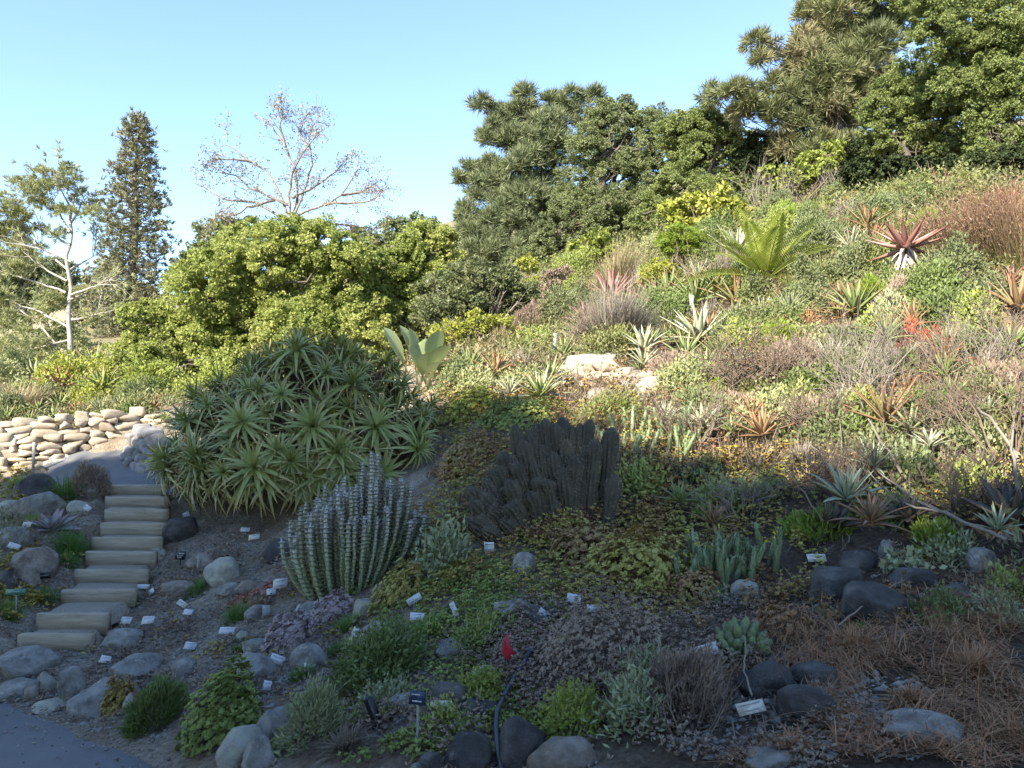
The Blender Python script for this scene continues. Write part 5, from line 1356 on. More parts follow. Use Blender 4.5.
# pebbles on the gravelly left bed
def stones(p, s):
    n = len(p)
    base = np.array([[1, 0, 0], [-1, 0, 0], [0, 1, 0], [0, -1, 0], [0, 0, 1], [0, 0, -1]], float)
    f = np.array([[0, 2, 4], [2, 1, 4], [1, 3, 4], [3, 0, 4], [2, 0, 5], [1, 2, 5], [3, 1, 5], [0, 3, 5]])
    V = base[None] * (s[:, None, None] * U(.5, 1.2, (n, 6, 1))) * np.array([1, 1, .6]) + rng.normal(size=(n, 6, 3)) * s[:, None, None] * .2
    a = U(0, 6.28, n); c, sn = np.cos(a), np.sin(a)
    V = np.stack([V[..., 0] * c[:, None] - V[..., 1] * sn[:, None], V[..., 0] * sn[:, None] + V[..., 1] * c[:, None], V[..., 2]], -1) + p[:, None]
    return V.reshape(-1, 3), (f[None] + np.arange(n)[:, None, None] * 6).reshape(-1, 3), np.zeros(n * 6)
M['pebble'] = leaf_mat('pebbles', [(.10, .09, .08), (.2, .185, .165), (.33, .31, .28)], tr=0, rough=.9)
p = sample([(230, 600, 110, 60), (180, 660, 110, 60), (330, 660, 100, 60), (120, 700, 90, 40), (60, 560, 60, 60), (260, 560, 90, 30), (450, 690, 120, 60, .5), (830, 720, 150, 50, .5), (60, 640, 60, 40)], 20000)
stuff('gravel_scatter', 'small grey and tan stones scattered over the left bed', 'gravel', stones(p, U(.2, 1, len(p)) ** 3 * .03 + .003), 'pebble')
p = sample([(230, 600, 110, 60), (180, 660, 120, 60), (330, 660, 100, 60), (100, 700, 60, 30), (280, 570, 90, 30), (50, 600, 60, 60), (40, 500, 40, 30)], 6500, -.05, 2.5, 1)
stuff('small_herbs', 'tiny withered herbs between the stones of the left bed', 'ground cover', rosettes(p, 7, .026, .010, .9, .04), 'brown')
p = sample([(230, 600, 110, 60), (180, 680, 120, 50), (330, 680, 100, 60), (40, 600, 60, 70), (40, 500, 50, 40), (300, 580, 60, 30)], 2400, .18, 2.1, 2)
stuff('small_sedums', 'tiny yellow green sedums between the stones of the left bed', 'ground cover', rosettes(p, 7, .026, .016, .7, .03), 'sedum')
# low growth of the sunny slope
p = sample([(700, 400, 130, 60), (900, 370, 140, 60), (620, 400, 90, 40), (500, 390, 110, 30), (800, 340, 200, 40), (960, 320, 90, 50), (560, 370, 80, 20)], 9000, .0, .9, 0)
stuff('slope_carpet', 'yellow green and rusty low succulents over the sunny slope', 'ground cover', rosettes(p, 8, .024, .012, .9, .2), 'sedumred')
p = sample([(700, 400, 130, 60), (900, 370, 140, 60), (800, 340, 220, 40), (960, 330, 90, 60), (640, 440, 90, 40), (560, 380, 120, 25), (860, 440, 140, 50)], 5200, -.18, 1.0, 1)
n = len(p); q = np.repeat(p, 5, 0); d = N3(n * 5); d[:, 2] = np.abs(d[:, 2]) + .6
stuff('slope_stems', 'dry grey brown stems and stalks over the sunny slope', 'dry stems', blades(q + N3(n * 5) * [.06, .06, 0], d, U(.12, .42, n * 5), .010, U(0, .4, n * 5), 4, .2, 'grass'), 'greystraw')
p = sample([(740, 260, 240, 55), (620, 300, 130, 50), (880, 260, 150, 45), (700, 260, 130, 40), (540, 330, 130, 40), (470, 360, 80, 25), (960, 250, 90, 45)], 6500, -.2, .5, 0)
n = len(p); k = 22; q = np.repeat(p, k, 0); s = np.repeat(U(.5, 1.4, n), k)
d = N3(n * k); d[:, 2] = np.abs(d[:, 2]) + .4
stuff('slope_scrub', 'olive and tan low scrub of the upper slope', 'scrub', leaves(q + N3(n * k) * [.16, .16, 0] + np.c_[np.zeros((n * k, 2)), U(0, .32, n * k) * s], d, N3(n * k) + [0, 0, .5], .07 * s, .022 * s), 'scrubmix')
p = sample([(760, 250, 260, 60), (620, 300, 130, 50), (880, 255, 150, 40), (540, 330, 130, 40), (460, 350, 90, 30), (800, 215, 160, 14)], 3000, -.12, .6, 2)
n = len(p); q = np.repeat(p, k, 0); s = np.repeat(U(.5, 1.4, n), k); d = N3(n * k); d[:, 2] = np.abs(d[:, 2]) + .6
stuff('slope_grass', 'tan and green tufts of grass on the upper slope', 'grass', blades(q + N3(n * k) * [.1, .1, 0], d, .42 * s * U(.5, 1.1, n * k), .018, .3, 3, .2, 'grass'), 'tan')
p = sample([(790, 205, 230, 18), (930, 212, 130, 10), (660, 250, 120, 30), (560, 290, 60, 24)], 2600, -.25, .4, 1)
n = len(p); k = 30; q = np.repeat(p, k, 0); s = np.repeat(U(.6, 1.5, n), k); d = N3(n * k) + [0, 0, .3]
stuff('slope_heath', 'green low heath under the skyline trees', 'scrub', leaves(q + N3(n * k) * [.22, .22, 0] + np.c_[np.zeros((n * k, 2)), U(0, .6, n * k) * s], d, N3(n * k) + [0, 0, .5], .08 * s, .03 * s), 'scrubgreen')
# left beds above the wall and along the left edge
p = sample([(60, 415, 110, 22), (150, 400, 60, 20), (250, 395, 120, 14), (-20, 420, 60, 20)], 1500, .0, .8, 0)
n = len(p); k = 14; q = np.repeat(p, k, 0); s = np.repeat(U(.5, 1.3, n), k); d = N3(n * k); d[:, 2] = np.abs(d[:, 2]) + .5
stuff('upper_bed_cover', 'pale green mixed low plants of the bed above the dry stone wall', 'ground cover', leaves(q + N3(n * k) * [.12, .12, 0] + np.c_[np.zeros((n * k, 2)), U(0, .25, n * k) * s], d, N3(n * k) + [0, 0, .6], .08 * s, .03 * s), 'scrubgreen')
p = sample([(60, 372, 120, 12), (30, 365, 100, 10), (250, 385, 160, 10), (110, 366, 80, 10)], 1000, -.1, .4, 2)
n = len(p); k = 26; q = np.repeat(p, k, 0); s = np.repeat(U(.6, 1.5, n), k); d = N3(n * k); d[:, 2] = np.abs(d[:, 2]) + .5
stuff('far_scrub', 'yellow green scrub below the pale tree and fir', 'scrub', leaves(q + N3(n * k) * [.25, .25, 0] + np.c_[np.zeros((n * k, 2)), U(0, .45, n * k) * s], d, N3(n * k) + [0, 0, .6], .08 * s, .035 * s), 'scrubgreen')
p = sample([(15, 500, 40, 25), (30, 560, 50, 60), (10, 590, 40, 30), (60, 600, 30, 20), (20, 480, 30, 12)], 1500, -.1, 1.6, 2)
stuff('left_bed_cover', 'yellow green creeping cover around the boulders left of the steps', 'ground cover', rosettes(p, 8, .034, .018, .9, .06), 'sedum')

# ------------------------------------------------------------------ rocks
import bmesh
_bm = bmesh.new(); bmesh.ops.create_icosphere(_bm, subdivisions=4, radius=1.0)
ICO_V = np.array([v.co[:] for v in _bm.verts]); ICO_F = np.array([[v.index for v in f.verts] for f in _bm.faces]); _bm.free()
_bm = bmesh.new(); bmesh.ops.create_icosphere(_bm, subdivisions=3, radius=1.0)
ICS_V = np.array([v.co[:] for v in _bm.verts]); ICS_F = np.array([[v.index for v in f.verts] for f in _bm.faces]); _bm.free()
def rock_geo(sx, sy, sz, round_=.5, cuts=20, V0=None):
    V = (ICO_V if V0 is None else V0).copy()
    V = np.sign(V) * np.abs(V) ** U(.62, .8, 3)
    for i in range(cuts):
        n_ = sph(1)[0]; n_[2] = n_[2] * .8; n_ = unit(n_)
        d = U(.62 + .2 * round_, 1.0)
        s = V @ n_ - d
        V -= np.maximum(s, 0)[:, None] * n_[None] * .93
    o1, o2 = U(0, 50), U(0, 50)
    V *= (1 + .13 * vnoise(V[:, 0] * 1.7 + o1 + V[:, 2], V[:, 1] * 1.7 + o2 - V[:, 2] * .7) + .06 * vnoise(V[:, 0] * 5 + o2 + V[:, 2] * 4, V[:, 1] * 5 + o1 + V[:, 2] * 3, 1) + .025 * vnoise(V[:, 0] * 13 + V[:, 2] * 11, V[:, 1] * 13 - V[:, 2] * 9, 2))[:, None]
    return V * np.array([sx, sy, sz])

ROCKS = [
 (32, 497, 40, 27, 'rockdark', 'dark boulder under the dry bush at the top left of the steps', 0), (30, 517, 60, 24, 'rock', 'long smooth grey boulder lying above the pink agave', .25), (4, 516, 26, 18, 'rockpale', 'pale flat stone at the left edge beside the long boulder', 0), (77, 514, 22, 17, 'rockpale', 'pale squarish block right of the pink agave', .2),
 (10, 549, 32, 24, 'rock', 'grey boulder at the left edge below the long boulder', 0), (26, 578, 50, 34, 'rockbrown', 'big rounded brown grey boulder left of the steps', 0), (2, 590, 18, 22, 'rockdark', 'dark stone at the left edge under the big rounded boulder', 0),
 (20, 679, 58, 26, 'rock', 'large flat slab at the foot of the steps', 0), (10, 702, 48, 20, 'rock', 'lower flat slab above the asphalt at the left edge', 0), (44, 694, 19, 24, 'rockpale', 'pale upright pointed stone right of the flat slabs', .3), (30, 702, 12, 20, 'rockbrown', 'narrow brown stone between flat slab and pointed stone', 0),
 (68, 704, 28, 46, 'rock', 'tall tilted grey rock at the corner of the path', .25), (94, 716, 58, 36, 'rock', 'broad grey rock beside the tall tilted one', -.15), (48, 712, 34, 10, 'rockpale', 'low flat stone at the edge of the asphalt', 0), (115, 652, 44, 18, 'rock', 'low grey rock right of the lowest step', 0), (100, 638, 17, 16, 'rockpale', 'small pale stone against the end of the second step', 0),
 (128, 680, 54, 20, 'rock', 'flat grey rock sunk in the left bed', .05), (181, 680, 24, 22, 'rock', 'lone triangular grey stone on the left bed', 0), (128, 712, 12, 22, 'rockpale', 'thin pale upright stone behind the teal shrub', .2), (238, 767, 44, 42, 'rockpale', 'smooth rounded pale boulder at the bottom edge', 0), (274, 740, 42, 30, 'rock', 'grey rock above the smooth rounded boulder', 0),
 (258, 775, 36, 38, 'rock', 'slanting grey rock right of the smooth rounded boulder', .2), (252, 682, 44, 26, 'rock', 'long grey rock with a label, below the pink grey succulents', -.3), (307, 670, 42, 28, 'rock', 'smooth grey rock left of the feathery green mound', 0), (375, 648, 50, 24, 'rock', 'grey rock above the feathery green mound', 0), (404, 658, 44, 22, 'rockdark', 'dark rock just right of the grey one above the feathery mound', 0),
 (308, 618, 30, 17, 'rock', 'grey stone under the blue grey clump', 0), (365, 618, 30, 22, 'rockpale', 'pale stone at the right foot of the blue grey clump', 0), (256, 621, 26, 16, 'rock', 'grey stone beside the green tuft and pale slate label', 0), (240, 642, 14, 10, 'rockpale', 'small pale stone left of the mauve succulents', 0), (254, 654, 26, 15, 'rock', 'small grey rock under the mauve succulents', 0), (302, 674, 10, 8, 'rockpale', 'little white stone on the smooth grey rock', 0),
 (449, 710, 44, 28, 'rockdark', 'dark brown rock behind the black text sign', 0), (452, 662, 34, 22, 'rock', 'grey rock left of the red flag', 0), (405, 713, 32, 20, 'rock', 'grey pointed stone just behind the black text sign', 0), (432, 774, 26, 22, 'rockdark', 'dark stone at the bottom edge left of the hose', 0), (466, 774, 46, 42, 'rockdark', 'dark grey boulder left of the hose', -.2), (524, 766, 50, 52, 'rockdark', 'black rounded boulder right of the hose', 0),
 (562, 778, 66, 34, 'rockbrown', 'pinkish flat topped boulder at the bottom edge', 0), (582, 748, 13, 10, 'rockpale', 'small white stone on the pinkish boulder', 0), (477, 719, 40, 17, 'rockdark', 'low dark stone left of the hose bend', 0), (484, 683, 24, 18, 'rockpale', 'pale stone under the red flag', 0), (510, 619, 44, 18, 'rock', 'layered grey rock above the red flag', .1), (540, 630, 38, 22, 'rockdark', 'dark rock behind the tilted label right of the flag', 0),
 (768, 700, 54, 36, 'rockdark', 'flat brown black rock below the stubby cactus', 0), (819, 692, 50, 27, 'rockdark', 'smooth black stone on the straw', -.08), (813, 726, 60, 34, 'rockdark', 'blue black slab under the smooth black stone', 0), (778, 772, 64, 18, 'rock', 'low grey rock at the bottom edge below the cream label', 0), (840, 602, 54, 44, 'rockdark', 'dark boulder below the purple aloe', 0), (880, 626, 66, 48, 'rockdark', 'largest dark basalt boulder at right', 0), (936, 748, 80, 26, 'rock', 'broad grey slab sunk in the straw at lower right', 0),
 (523, 576, 26, 28, 'rock', 'upright grey stone at the foot of the dark cactus', 0), (747, 596, 30, 17, 'rockpale', 'round lichened pale stone below the finger leaves', 0), (862, 574, 36, 24, 'rockdark', 'small dark stone behind the two basalt boulders', 0), (888, 560, 18, 26, 'rock', 'upright grey stone under the dark aloe with curled leaves', 0), (918, 592, 44, 24, 'rockdark', 'dark stone under the pale blue rosettes', 0), (985, 572, 32, 24, 'rock', 'greyish stone left of the big purple aloe', 0), (960, 600, 30, 18, 'rockdark', 'half buried dark stone at the right', 0),
 (178, 541, 32, 30, 'rockdark', 'black boulder at the right of the sixth step', .1), (222, 582, 36, 28, 'rockpale', 'lichen covered pale rock in front of the aloe mound', 0), (200, 570, 30, 18, 'rockbrown', 'brown rock left of the lichen covered one', 0), (250, 596, 34, 16, 'rockbrown', 'flat tan stone right of the lichen covered rock', 0), (228, 596, 26, 14, 'rock', 'grey stone in front of the lichen covered rock', 0), (176, 596, 36, 18, 'rockbrown', 'long tan stone beside the fourth step', .1), (155, 560, 16, 14, 'rockpale', 'small pale stone at the right end of the fifth step', 0), (278, 560, 34, 24, 'rockdark', 'dark stone at the left foot of the blue grey clump', 0),
 (600, 372, 74, 22, 'rockpale', 'long flat sunlit stone of the ledge', 0), (632, 392, 40, 26, 'rockbrown', 'brown stone under the sunlit ledge', 0), (592, 356, 34, 20, 'rockpale', 'small sunlit stone on top of the ledge', 0), (655, 396, 40, 24, 'rockpale', 'pale stone right of the sunlit ledge', 0), (570, 378, 30, 20, 'rockpale', 'pale stone left of the sunlit ledge', 0), (614, 354, 26, 16, 'rockpale', 'smaller stone at the right on top of the ledge', 0), (662, 372, 24, 12, 'rockpale', 'pale stone among the green aloes by the ledge', 0), (604, 402, 32, 18, 'rockbrown', 'low brown stone in front of the ledge', 0),
 (700, 376, 26, 13, 'rockpale', 'pale stone left of the bramble', 0), (880, 366, 40, 18, 'rockpale', 'pale flat stone beside the red flower spikes', 0), (945, 378, 40, 20, 'rockpale', 'sunlit stone between the dead stems at right', 0), (975, 390, 34, 22, 'rockbrown', 'brown stone under the dead stems at right', 0), (825, 352, 30, 12, 'rockpale', 'pale stone above the bramble', 0), (925, 352, 28, 13, 'rockpale', 'pale stone below the purple grey aloe', 0), (1000, 360, 36, 18, 'rockpale', 'pale stone at the right edge under the yellow succulent', 0), (780, 330, 22, 10, 'rockpale', 'small pale stone under the rusty aloes', 0),
]
for px, py, w, h, mt, lb_, tilt_ in ROCKS:
    b = G(px, min(py, 800)); m_ = mpp(b[1]) * .5
    sx, sz = w * m_ * 1.05, h * m_ * 1.25
    sy = sx * U(.75, 1.0)
    V = rock_geo(sx, sy, sz, .5 if mt != 'rock' else .35)
    o = obj('boulder' if w > 30 else 'stone', (V, ICO_F), M[mt], loc=b + [0, sy * .55, sz * .22 + sy * .09], smooth=True)
    o.rotation_euler = (U(-.16, .16), -tilt_ + U(-.06, .06), U(-.3, .3))
    tag(o, lb_, 'rock', 'rocks of the garden beds')

# stones, soil crumbs and litter banked round the rocks, and grit along the path edge
q = []
for px, py, w, h, mt, lb_, tilt_ in ROCKS[:58]:
    a = U(0, 6.28, 60); r = U(.8, 1.3, 60)
    q.append(ground(px + np.cos(a) * w * .5 * r, np.minimum(py - h * .12 + np.sin(a) * h * .36 * r, 790)))
q = np.concatenate(q); q = q[clear_of_paths(q)]
stuff('rock_grit', 'small stones and grit banked round the rocks', 'gravel', stones(q, U(.2, 1, len(q)) ** 2.5 * .026 + .004), 'pebble')
q2 = q[::2] + N3(len(q[::2])) * [.03, .03, 0]; q2[:, 2] = hz(q2[:, 0], q2[:, 1])
stuff('rock_litter', 'dead leaves and herbs round the rocks', 'litter', rosettes(q2, 5, .03, .012, .6, .03), 'brown')
t = U(-2, 5, 900); o_ = np.abs(rng.normal(size=900)) * .22 - .08
xy = E0 + t[:, None] * Ed + (o_ + edge_wob(t))[:, None] * En
q3 = np.c_[xy, PA * xy[:, 0] + PB * xy[:, 1] + .004]
stuff('path_grit', 'grit and small stones along the edge of the asphalt', 'gravel', stones(q3, U(.2, 1, 900) ** 3 * .016 + .002), 'pebble')
q4 = q3[::4] + [0, 0, .004]
stuff('path_litter', 'fallen dry leaves along the edge of the asphalt', 'litter', leaves(q4, N3(len(q4)) * [1, 1, .2], np.tile([0, 0, 1.0], (len(q4), 1)) + N3(len(q4)) * .4, U(.015, .05, len(q4)), .014), 'brown')

# ------------------------------------------------------------------ dry stone walls
def stone_wall(name, label, pts, heights, rows, sw, mat, lean=.25):
    """irregular stones packed in courses along a curving foot line"""
    pts = np.array(pts, float)
    seg = np.r_[0, np.cumsum(np.linalg.norm(np.diff(pts[:, :2], axis=0), axis=1))]
    Ltot = seg[-1]
    b = pts[0].copy(); out = []
    for r in range(rows):
        s = U(-.2, 0)
        while s < Ltot:
            w = sw * U(.6, 1.5)
            c = np.clip(s + w / 2, 0, Ltot)
            x = np.interp(c, seg, pts[:, 0]); y = np.interp(c, seg, pts[:, 1]); z = np.interp(c, seg, pts[:, 2]); H = np.interp(c, seg, heights)
            i = min(len(pts) - 2, int(np.searchsorted(seg, c) - 1)); i = max(i, 0)
            t_ = unit(pts[i + 1, :2] - pts[i, :2]); nn_ = np.array([-t_[1], t_[0]])
            if nn_[1] < 0: nn_ = -nn_
            ch = H / rows
            V = rock_geo(1, 1, 1, .1, 7, np.sign(ICS_V) * np.abs(ICS_V) ** .62) * np.array([w * .58, .2, ch * .7 * U(.85, 1.25)])
            a = U(-.15, .15); V = np.c_[V[:, 0] * math.cos(a) - V[:, 2] * math.sin(a), V[:, 1], V[:, 0] * math.sin(a) + V[:, 2] * math.cos(a)]
            zc_ = ch * (r + .5)
            Q = np.c_[x + V[:, 0] * t_[0] + V[:, 1] * nn_[0] + nn_[0] * zc_ * lean, y + V[:, 0] * t_[1] + V[:, 1] * nn_[1] + nn_[1] * zc_ * lean, z + zc_ + V[:, 2] + U(-.02, .02)]
            out.append((Q - b, ICS_F)); s += w * .98
    o = obj(name, out, M[mat], loc=b)
    return tag(o, label, 'wall')
wp = [P(-160, 480, 12.6), P(-60, 474, 13.4), P(0, 471, 13.7), P(60, 467, 14.1), P(112, 463, 14.5), P(134, 460, 14.8), P(165, 459, 15.0)]
stone_wall('stone_wall', 'sunlit pale dry stone wall at the far end of the upper path', wp, [.85, .85, .85, .9, .95, .95, .8], 8, .30, 'wallstone')
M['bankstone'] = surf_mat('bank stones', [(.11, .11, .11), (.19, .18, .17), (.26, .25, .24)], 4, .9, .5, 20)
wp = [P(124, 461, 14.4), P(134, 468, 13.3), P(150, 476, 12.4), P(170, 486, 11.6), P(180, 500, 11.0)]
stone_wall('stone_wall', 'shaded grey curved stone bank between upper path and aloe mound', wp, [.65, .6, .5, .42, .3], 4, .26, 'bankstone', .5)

wp = [G(564, 384), G(585, 388), G(612, 391), G(640, 396), G(664, 398), G(690, 394)]
stone_wall('stone_ledge', 'low sunlit dry stone terrace edge in the middle of the slope', [q + [0, .25, -.03] for q in wp], [.28, .40, .42, .36, .30, .2], 3, .34, 'wallstone', .3)
# ------------------------------------------------------------------ mounds and small plants of the front beds
SM = [
 ('fern_bush', 'feathery deep green mound in the front bed', 'plant', 372, 694, 96, 46, 'fern', 'leaf', .045, .016, None, 2.2),
 ('silver_plant', 'pale grey green ferny tuft below the feathery green mound', 'plant', 378, 716, 56, 22, 'silver', 'leaf', .035, .012, None, 1.3),
 ('sedum_mound', 'rounded yellow green sedum mound beside the smooth boulder', 'plant', 213, 752, 88, 72, 'sedumgreen', 'rosette', .03, .016, None, 2.2),
 ('shrublet', 'small teal green needle shrub near the asphalt', 'plant', 146, 735, 52, 42, 'fern', 'needle', .05, .010, None, 2.4),
 ('sedum_mound', 'small yellowish mound left of the teal shrublet', 'plant', 112, 716, 34, 34, 'sedum', 'rosette', .026, .013, None, 1.8),
 ('sedum_mound', 'yellow moss like cushion at the top of the large sedum mound', 'plant', 216, 692, 32, 14, 'yellowgreen', 'rosette', .024, .014, None, 1.6),
 ('mauve_succulent', 'mauve pink succulent cushion above the long grey rock', 'succulent', 282, 650, 54, 30, 'mauve', 'rosette', .034, .012, None, 2.0),
 ('mauve_succulent', 'mauve pink succulent strip under the blue grey clump', 'succulent', 328, 622, 44, 18, 'mauve', 'rosette', .034, .012, None, 1.8),
 ('red_succulent', 'coral red low succulents left of the blue grey clump', 'succulent', 258, 606, 40, 10, 'pinkred', 'rosette', .03, .016, None, 1.3),
 ('red_succulent', 'small patch of pinkish red succulents near the lichen rock', 'succulent', 236, 610, 22, 7, 'pinkred', 'rosette', .028, .016, None, 1.2),
 ('grass_tuft', 'bright green tuft between two labels right of the fourth step', 'grass', 192, 600, 24, 16, 'grass', 'grass', .1, .007, 260, 1),
 ('grass_tuft', 'bright green tuft beside the coral red succulents', 'grass', 236, 624, 26, 24, 'grass', 'grass', .1, .006, 320, 1),
 ('grass_tuft', 'small green tuft at the right end of the second step', 'grass', 130, 609, 14, 16, 'grass', 'grass', .1, .006, 180, 1),
 ('grass_tuft', 'large fresh green tuft below the pink agave', 'grass', 68, 556, 32, 24, 'grass', 'grass', .1, .008, 420, 1),
 ('grass_tuft', 'green tuft right under the largest tuft left of the steps', 'grass', 65, 570, 18, 14, 'grass', 'grass', .1, .008, 180, 1),
 ('grass_tuft', 'yellowish tuft above the pink agave', 'grass', 28, 526, 22, 14, 'grassyellow', 'grass', .1, .008, 160, 1),
 ('grass_tuft', 'tall green tuft beside the dark boulder at the top of the steps', 'grass', 63, 502, 24, 30, 'grass', 'grass', .1, .010, 300, 1),
 ('grass_tuft', 'small green tuft right of the green sign', 'grass', 42, 606, 22, 16, 'grass', 'grass', .1, .007, 200, 1),
 ('grass_tuft', 'green tuft at the left edge under the green sign', 'grass', 5, 622, 22, 20, 'grass', 'grass', .1, .007, 220, 1),
 ('grass_tuft', 'green tuft at the left edge by the sunny bank', 'grass', 15, 492, 20, 14, 'grassyellow', 'grass', .1, .009, 180, 1),
 ('grass_tuft', 'green tuft left of the mauve cushion', 'grass', 238, 656, 16, 14, 'grass', 'grass', .1, .006, 160, 1),
 ('grass_tuft', 'green grassy clump above the feathery green mound', 'grass', 344, 634, 26, 16, 'grass', 'grass', .1, .006, 220, 1),
 ('grass_tuft', 'green grassy clump under the tilted cream label', 'grass', 338, 656, 24, 16, 'grass', 'grass', .1, .006, 220, 1),
 ('grass_tuft', 'long bladed green tuft below the two white labels', 'grass', 420, 642, 44, 20, 'grass', 'grass', .1, .010, 260, 1),
 ('grass_tuft', 'dark green tuft beside the smooth grey rock', 'grass', 300, 684, 26, 16, 'grass', 'grass', .1, .006, 220, 1),
 ('herb', 'yellow green herb mound left of the bottom hose end', 'plant', 480, 706, 46, 26, 'lime2', 'leaf', .028, .014, None, 1.2),
 ('herb', 'yellow green herbs left of the red flag', 'plant', 474, 656, 56, 24, 'sedumgreen', 'leaf', .026, .014, None, 1.2),
 ('herb', 'fresh green herbs at the right of the black boulder', 'plant', 572, 744, 58, 40, 'lime2', 'leaf', .032, .013, None, 1.4),
 ('herb', 'green herb mound right of the black text sign', 'plant', 446, 742, 60, 26, 'sedumgreen', 'leaf', .028, .015, None, 1.2),
 ('herb', 'grey green shrublet left of the black stake', 'plant', 306, 752, 58, 50, 'silver', 'needle', .04, .010, None, 1.4),
 ('dry_bush', 'dried brown heath mound right of the red flag', 'shrub', 605, 690, 136, 76, 'brown', 'rosette', .016, .006, 13000, 1.7),
 ('dry_bush', 'smaller dried brown heath under the red flag', 'shrub', 512, 674, 60, 26, 'brown', 'rosette', .016, .006, 5000, 1.5),
 ('dry_bush', 'dark withered shrub behind the silver foliage', 'shrub', 692, 730, 80, 66, 'brown', 'needle', .035, .007, None, 1.6),
 ('dry_bush', 'round dry grey brown bush at the top of the steps', 'shrub', 84, 500, 36, 28, 'brown', 'needle', .07, .012, None, 1.6),
 ('silver_plant', 'silvery sage green rosettes beside the dry heath', 'plant', 634, 738, 54, 46, 'silver', 'leaf', .045, .013, None, 1.6),
 ('silver_plant', 'upper silvery green foliage above the sage rosettes', 'plant', 652, 700, 50, 30, 'silver', 'leaf', .04, .013, None, 1.1),
 ('silver_plant', 'silvery green leafy mound right of the blue grey clump', 'plant', 438, 582, 50, 46, 'silver', 'leaf', .06, .026, None, 1.3),
 ('silver_plant', 'pale blue flat rosettes by the basalt boulders', 'plant', 912, 582, 36, 18, 'silver', 'leaf', .05, .034, None, 1.1),
 ('silver_plant', 'small grey green leaves right of the pale blue rosettes', 'plant', 960, 570, 50, 26, 'silver', 'leaf', .04, .016, None, .9),
 ('sedum_mound', 'golden rust carpet mound right of the dark cactus', 'plant', 640, 590, 120, 50, 'sedum', 'rosette', .034, .018, None, 1.6),
 ('sedum_mound', 'rusty mound in front of the dark cactus', 'plant', 590, 572, 90, 36, 'sedumred', 'rosette', .032, .016, None, 1.5),
 ('sedum_mound', 'golden mound under the blue grey clump', 'plant', 396, 606, 60, 34, 'sedum', 'rosette', .03, .016, None, 1.5),
 ('dry_bush', 'rusty olive mound left of the dark cactus', 'plant', 462, 474, 70, 26, 'sedumred', 'rosette', .03, .014, None, 1.5),
 ('sedum_mound', 'low yellow green mound behind the dark cactus', 'plant', 520, 432, 100, 26, 'sedumgreen', 'rosette', .03, .015, None, 1.6),
 ('sedum_mound', 'low mixed green mound under the dry red twigs', 'plant', 610, 430, 80, 26, 'scrubgreen', 'leaf', .04, .018, None, 1.5),
 ('sedum_mound', 'yellow green mound beside the paddle leaves', 'plant', 470, 420, 70, 26, 'yellowgreen', 'rosette', .05, .025, None, 1.3),
 ('straw_tuft', 'clump of dead rusty grass in the lower right corner', 'grass', 800, 768, 80, 22, 'straw', 'fan', .1, .006, 500, 1),
 ('straw_tuft', 'dead rusty grass above the black stone', 'grass', 870, 668, 120, 18, 'straw', 'fan', .1, .006, 700, 1),
 ('straw_tuft', 'dead tan grass at the lower right edge', 'grass', 990, 690, 90, 30, 'straw', 'fan', .1, .006, 600, 1),
 ('straw_tuft', 'dead grass above the broad grey slab', 'grass', 925, 716, 100, 20, 'straw', 'fan', .1, .006, 600, 1),
 ('straw_tuft', 'orange dead grass left of the stubby cactus', 'grass', 720, 690, 40, 20, 'straw', 'fan', .1, .006, 300, 1),
 ('straw_tuft', 'dead pale grass at the bottom left of the black stake', 'grass', 340, 765, 70, 34, 'greystraw', 'fan', .1, .006, 400, 1),
 ('yellow_succulent', 'bright yellow green succulent at the right edge of the slope', 'succulent', 982, 332, 30, 36, 'yellowgreen', 'rosette', .08, .04, None, 1.0),
 ('red_flower', 'red flower spikes on the sunny slope', 'flower', 912, 352, 20, 32, 'redflower', 'needle', .06, .014, None, .35),
 ('red_flower', 'second red flower cluster right of the first spikes', 'flower', 936, 346, 16, 20, 'redflower', 'needle', .06, .014, None, .35),
 ('herb', 'small grey green sprigs in the straw at the right edge', 'plant', 1005, 628, 44, 26, 'silver', 'leaf', .03, .012, None, .8),
 ('herb', 'low dark green herb behind the largest basalt boulder', 'plant', 950, 628, 50, 24, 'fern', 'leaf', .03, .012, None, .9),
 ('herb', 'yellowish sprigs at the right edge above the straw', 'plant', 1012, 600, 30, 22, 'sedumgreen', 'leaf', .03, .013, None, .9),
 ('herb', 'small green blades beside the largest basalt boulder', 'plant', 858, 636, 20, 14, 'grass', 'grass', .1, .006, 120, 1),
 ('sedum_mound', 'rusty carpet patch left of the lichened pale stone', 'plant', 700, 606, 70, 24, 'sedumred', 'rosette', .024, .012, None, 1.4),
 ('sedum_mound', 'rust brown patch between stubby cactus and basalt boulders', 'plant', 790, 640, 70, 26, 'sedumred', 'rosette', .022, .010, None, 1.3),
 ('grey_shrub', 'dark grey green shrub below the red tree aloe', 'shrub', 905, 336, 70, 36, 'silver', 'needle', .07, .02, None, 1.0),
 ('grey_shrub', 'grey shrub right of the tree aloe skirt', 'shrub', 955, 290, 50, 34, 'greygreen', 'needle', .08, .02, None, 1.2),
 ('grey_shrub', 'green conifer like shrub at the right edge below the rush', 'shrub', 1006, 272, 34, 34, 'fern', 'needle', .08, .02, None, 1.4),
 ('grey_shrub', 'lime green mound between tree aloe and rush', 'shrub', 985, 275, 34, 20, 'grassyellow', 'needle', .07, .02, None, 1.2),
]
for nm, lb_, ct, x, y_, w, h, m__, kd, L_, W_, n_, cv in SM:
    mound(nm, lb_, ct, x, y_, w, h, m__, kd, L_, W_, n_, cv)
twigs('bare_twigs', 'thin grey twigs in the dried heath beside the silver foliage', 690, 735, 80, 70, 10, 'twigbrown', 2, .005)

